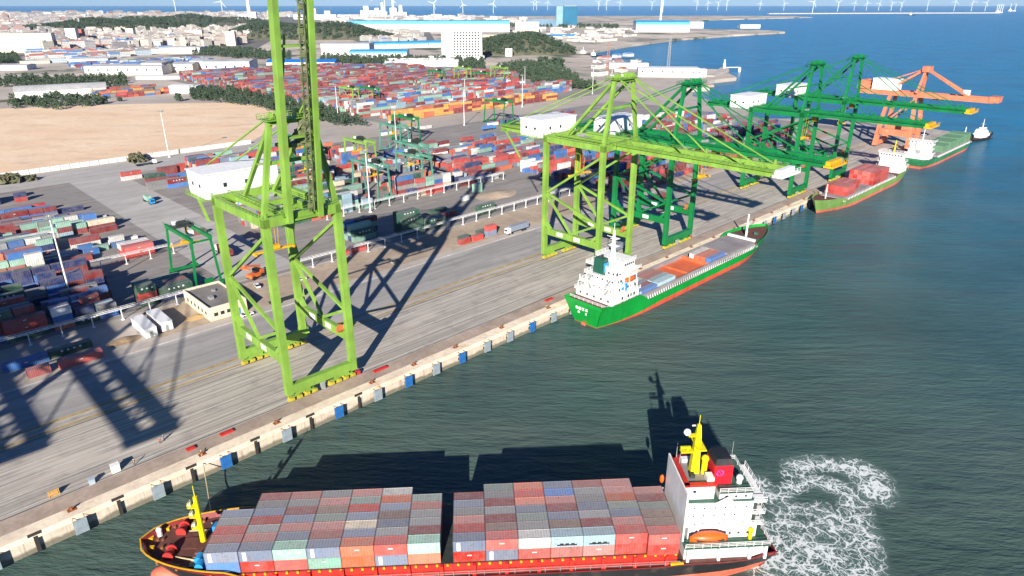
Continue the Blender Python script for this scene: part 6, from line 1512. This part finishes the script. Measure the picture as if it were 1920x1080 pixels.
# power station stacks on the horizon
for k, (u,v,h,r_,l) in enumerate(((738,30,190,12,'tall white chimney in the far power station'),(718,31,110,16,'shorter white stack left of the tall power station chimney'),(752,30,90,22,'squat white boiler tower right of the power station chimney'))):
    x, y = survey(u,v); tag(MB().tube((0,0,-1),(0,0,h),r_,r_*.7,10).box(-r_*2.4,r_*2.4,-r_,r_,-1,h*.35).build('power_station_stack', M_WHITE, None, (x,y,QZ)), l, 'chimney')
x, y = survey(470,44); tag(MB().tube((0,0,-1),(0,0,150),13,7,10).box(-60,-14,-12,12,-1,45).box(14,40,-12,12,-1,60).build('white_silo_tower', M_WHITE, None, (x,y,QZ)), 'tall white tapering tower left of the raised crane boom near the horizon', 'tower')
x, y = survey(600,36); tag(MB().box(-180,120,-20,20,-1,30).box(-60,-20,-20,20,30,70).box(40,80,-20,20,30,55).build('white_plant', M_WHITE, None, (x,y,QZ)), 'white industrial plant on the horizon right of the raised boom', 'factory')
x, y = survey(700,28); tag(MB().box(-120,120,-20,20,-1,40).box(-90,-40,-20,20,40,80).box(20,60,-20,20,40,62).build('white_plant', M_WHITE, None, (x,y,QZ)), 'white industrial plant on the horizon beneath the power station chimneys', 'factory')

# ---------------------------------------------------------------- wind turbines
def turbine(u, v, h, label, rot=0.0, big=1.0):
    x, y = survey(u, v, 0 if v < 22 else QZ); d = math.hypot(x,y)
    if d > 13500: x, y = x*13500/d, y*13500/d
    on_land = v >= 22
    e = empty('wind_turbine', (x,y,QZ if on_land else 0), 0, label, 'wind turbine', 'wind turbines along the horizon')
    r0 = max(3.2, 3.4*big)
    MB().tube((0,0,-3),(0,0,h),r0,r0*.6,10).build('tower', M_WHITE, e)
    MB().box(-2.6*big,2.6*big,-5*big,6*big,h-2*big,h+3*big).ball((0,-6*big,h+.4*big),2.4*big).build('nacelle', M_WHITE, e)
    for k in range(3):
        a_ = rot + k*2*math.pi/3; L = h*.62; dx, dz = math.sin(a_), math.cos(a_)
        c = Vector((0,-6.4*big,h+.4*big)); t_ = c+Vector((dx*L,0,dz*L)); m_ = c+Vector((dx*L*.2,0,dz*L*.2)); w = Vector((dz,0,-dx))
        th = Vector((0,.5*big,0))
        def ring(p, ww): return [p-w*ww-th, p+w*ww*.6-th, p+w*ww*.6+th, p-w*ww+th]
        MB().loft([ring(c,1.6*big), ring(m_,3.0*big), ring(t_,.8*big)]).build('blade', M_WHITE, e)
TW = [(331,29,130,.5,'left of the raised crane boom'),(418,28,120,.2,'second from the left town edge'),(723,36,165,1.1,'left of the power station'),(814,27,105,.4,'right of the power station chimneys'),(868,24,90,.9,'third right of the power station'),(925,24,100,.2,'above the white factory flats'),
      (1000,18,130,.3,'first of the trio right of the flats'),(1006,18,130,.8,'second of the trio right of the flats'),(1027,17,130,.1,'third of the trio right of the flats'),(1122,17,130,.4,'nearest to the glass tower'),(1137,19,150,.7,'left of the giant near turbine, tallest of its group'),(1162,17,130,.2,'left of the giant near turbine, third of its group'),(1222,16,120,.5,'just left of the giant near turbine'),
      (1306,17,140,.3,'first right of the giant near turbine'),(1327,14,120,.9,'second right of the giant near turbine'),(1346,14,120,.4,'third right of the giant near turbine'),(1362,19,150,.6,'above the land tongue of the far breakwater'),(1425,14,110,.1,'above the root of the far breakwater'),(1470,14,110,.8,'offshore over the left part of the breakwater'),(1523,24,120,.3,'standing on the breakwater itself'),(1570,21,120,.5,'second standing on the breakwater'),
      (1602,14,120,.1,'offshore first beyond the breakwater turbines'),(1625,14,120,.9,'offshore second beyond the breakwater turbines'),(1648,13,110,.2,'offshore over the middle of the breakwater'),(1672,12,110,.7,'offshore right of the breakwater middle'),(1690,12,110,.4,'offshore small pair, right one'),(1738,19,150,.6,'offshore large one left of the jack-up vessels'),(1789,17,140,.1,'offshore second left of the jack-up vessels'),(1822,15,130,.8,'offshore nearest left of the jack-up vessels'),(1848,14,120,.3,'offshore just above the jack-up vessels')]
for (u,v,h,ro,l) in TW: turbine(u, v, h, f'white wind turbine on the horizon {l}', ro*2)
turbine(1238, 44, 150, 'giant white wind turbine standing behind the bay hall, its blades cut by the frame', 1.0, 1.9)

# ---------------------------------------------------------------- sea works and far vessels
def sea_strip(name, px, z0, z1, mat, label, cat, w=14):
    mb = MB(); P = [Vector((*survey(*q, 2), 0)) for q in px]
    for a_, b_ in zip(P, P[1:]):
        d = (b_-a_).normalized(); n = Vector((-d.y,d.x,0))*w/2
        mb.add([tuple(a_-n*1.4)[:2]+(z0,), tuple(b_-n*1.4)[:2]+(z0,), tuple(b_+n*1.4)[:2]+(z0,), tuple(a_+n*1.4)[:2]+(z0,), tuple(a_-n)[:2]+(z1,), tuple(b_-n)[:2]+(z1,), tuple(b_+n)[:2]+(z1,), tuple(a_+n)[:2]+(z1,)], [(4,5,6,7),(0,1,5,4),(1,2,6,5),(2,3,7,6),(3,0,4,7)])
    return tag(mb.build(name, mat), label, cat)
M_STONE = paint('pale_rock', (.50,.45,.40), .9, .25, .05, streak=False)
sea_strip('breakwater', [(1440,26),(1570,25.5),(1700,25),(1872,24.5)], -3, 9, M_STONE, 'long thin breakwater running out to sea below the offshore turbines', 'breakwater', 30)
sea_strip('jetty', [(1330,147),(1350,139),(1358,131)], -3, 6, M_STONE, 'pale stone jetty end beside the white terminal blocks', 'jetty', 14)
x, y = survey(1357,131,3); tag(MB().box(-2,2,-2,2,3,14).box(-1.2,1.2,-1.2,1.2,14,20).bar((0,0,7),(28,3,7),1.2).box(26,30,1,5,-3,7).build('jetty_tower', M_WHITE, None, (x,y,0)), 'small white tower with footbridge at the jetty end', 'tower')
sea_strip('sand_spit', [(1296,160),(1318,160),(1330,159)], -2, 3, M_DIRT, 'sandy spit just below the jetty', 'spit', 16)
M_RUSTY = paint('rusty_tower', (.36,.16,.12), .7, .3, .3)
for (u, v, h, m, l) in ((1139,132,46,M_RUSTY,'rusty lattice mast on the shore left of the light green crane top'),(1252,134,56,M_GREY,'grey lattice mast on the shore behind the white terminal blocks')):
    x, y = survey(u,v); mb = MB()
    for a_, b_ in ((-2,-2),(2,-2),(2,2),(-2,2)): mb.bar((a_,b_,-.5),(a_*.6,b_*.6,h),.55)
    for k in range(12):
        z = k*h/12; s0_ = 2*(1-.4*k/12); s1_ = 2*(1-.4*(k+1)/12)
        for (a_,b_,c_,d_) in ((-1,-1,1,-1),(1,-1,1,1),(1,1,-1,1),(-1,1,-1,-1)): mb.bar((a_*s0_,b_*s0_,z),(c_*s1_,d_*s1_,z+h/12),.3)
    tag(mb.build('lattice_mast', m, None, (x,y,QZ)), l, 'mast')
def vessel(u, v, L, rz, label, hullm, legs=False):
    x, y = survey(u, v, 0); e = empty('work_vessel' if legs else 'small_ship', (x,y,0), rz, label, 'ship')
    B_ = L*.3; MB().loft([[(-L/2,-B_*.4,-1),(L*.42,-B_*.4,-1),(L*.42,B_*.4,-1),(-L/2,B_*.4,-1)],[(-L/2,-B_/2,L*.07),(L/2,-B_*.1,L*.09),(L/2,B_*.1,L*.09),(-L/2,B_/2,L*.07)]]).build('hull', hullm, e)
    MB().box(-L*.42,-L*.12,-B_*.4,B_*.4,L*.07,L*.24).box(-L*.36,-L*.2,-B_*.3,B_*.3,L*.24,L*.32).build('deckhouse', M_WHITE, e)
    if legs:
        for a_ in (-.3,.3):
            for b_ in (-.4,.4): MB().tube((L*a_,B_*b_,-2),(L*a_,B_*b_,L*.95),L*.03,n=6).build('jack_leg', M_WHITE, e)
    else: MB().tube((-L*.25,0,L*.3),(-L*.25,0,L*.5),L*.012,n=6).build('mast', M_WHITE, e)
vessel(1873,24,105,.3,'white jack-up vessel at the breakwater end, left and larger one',M_WHITE,True); vessel(1897,21,110,-.2,'white jack-up vessel at the breakwater end, right one',M_WHITE,True)
vessel(1710,29,70,.1,'tiny dark ship passing in front of the far breakwater',M_BLACKHULL); vessel(1080,101,34,.5,'dark blue boat moored in the inner bay by the pale shore',M_BLUE2); vessel(1100,104,38,.4,'second dark boat moored in the inner bay',M_BLACKHULL); vessel(1118,106,30,.4,'third dark boat moored at the bay corner',M_BLACKHULL)

# ---------------------------------------------------------------- dockers on the quay
def person(s, t, rz, vest, label):
    e_loc = W(s, t, QZ)
    J = {'pel':(0,0,.95),'che':(0,.01,1.32),'nek':(0,0,1.50),'hed':(0,.02,1.66),'lh':(-.1,0,.9),'lk':(-.12,.03,.5),'la':(-.12,-.02,.08),'lt':(-.13,.16,.04),'rh':(.1,0,.9),'rk':(.13,.05,.5),'ra':(.14,-.02,.08),'rt':(.15,.16,.04),'ls':(-.2,0,1.42),'le':(-.27,-.02,1.14),'lw':(-.27,.12,.92),'lf':(-.26,.17,.84),'rs':(.2,0,1.42),'re':(.27,-.02,1.14),'rw':(.28,.12,.92),'rf':(.27,.17,.84)}
    E_ = ['pel che','che nek','nek hed','pel lh','lh lk','lk la','la lt','pel rh','rh rk','rk ra','ra rt','che ls','ls le','le lw','lw lf','che rs','rs re','re rw','rw rf']
    rad = {'pel':.15,'che':.17,'nek':.06,'hed':.11,'lh':.1,'rh':.1,'lk':.065,'rk':.065,'la':.045,'ra':.045,'lt':.04,'rt':.04,'ls':.07,'rs':.07,'le':.045,'re':.045,'lw':.035,'rw':.035,'lf':.03,'rf':.03}
    nm = list(J); me = bpy.data.meshes.new('person'); me.from_pydata([J[k] for k in nm], [tuple(nm.index(q) for q in x.split()) for x in E_], [])
    me.materials.append(paint('dark_workwear',(.03,.04,.07),.9,.2,2)); o = bpy.data.objects.new('person', me); C.objects.link(o); o.location = e_loc; o.rotation_euler = (0,0,rz)
    o.modifiers.new('skin','SKIN'); sv = me.skin_vertices[0].data
    for i, k in enumerate(nm): sv[i].radius = (rad[k], rad[k]); sv[i].use_root = (k == 'pel')
    o.modifiers.new('sub','SUBSURF').levels = 1
    MB().loft([[(.21*math.cos(a_),.14*math.sin(a_),z) for a_ in [2*math.pi*i/12 for i in range(12)]] for z in (.92,1.2,1.44)]).build('vest', vest, o)
    MB().ball((0,.02,1.72),.125,.14,.10,10,6).build('helmet', M_WHITE, o)
    tag(o, label, 'person')
person(38.2,168.8,.4,M_ORANGE2,'person in orange vest and white helmet standing on the apron near the quay rail'); person(39.4,169.4,2.2,M_ORANGE2,'second person in orange vest beside the first on the apron')
person(30.5,163.9,1.0,M_YTIP,'person in yellow vest standing by the white quay cabinet')

# ---------------------------------------------------------------- air
def haze(density):
    m = bpy.data.materials.new('haze_air'); m.use_nodes = True; t = m.node_tree; t.nodes.clear()
    o = t.nodes.new('ShaderNodeOutputMaterial'); v = t.nodes.new('ShaderNodeVolumePrincipled'); v.inputs['Density'].default_value = density; v.inputs['Color'].default_value = (.50,.72,1,1); v.inputs['Anisotropy'].default_value = 0.0
    t.links.new(v.outputs[0], o.inputs['Volume'])
    tag(MB().box(-24000,24000,-1500,33000,-4,260).build('haze', m), 'thin pale blue air over the port and sea', 'haze', kind='stuff')
HAZE = 0.000018
if HAZE: haze(HAZE)
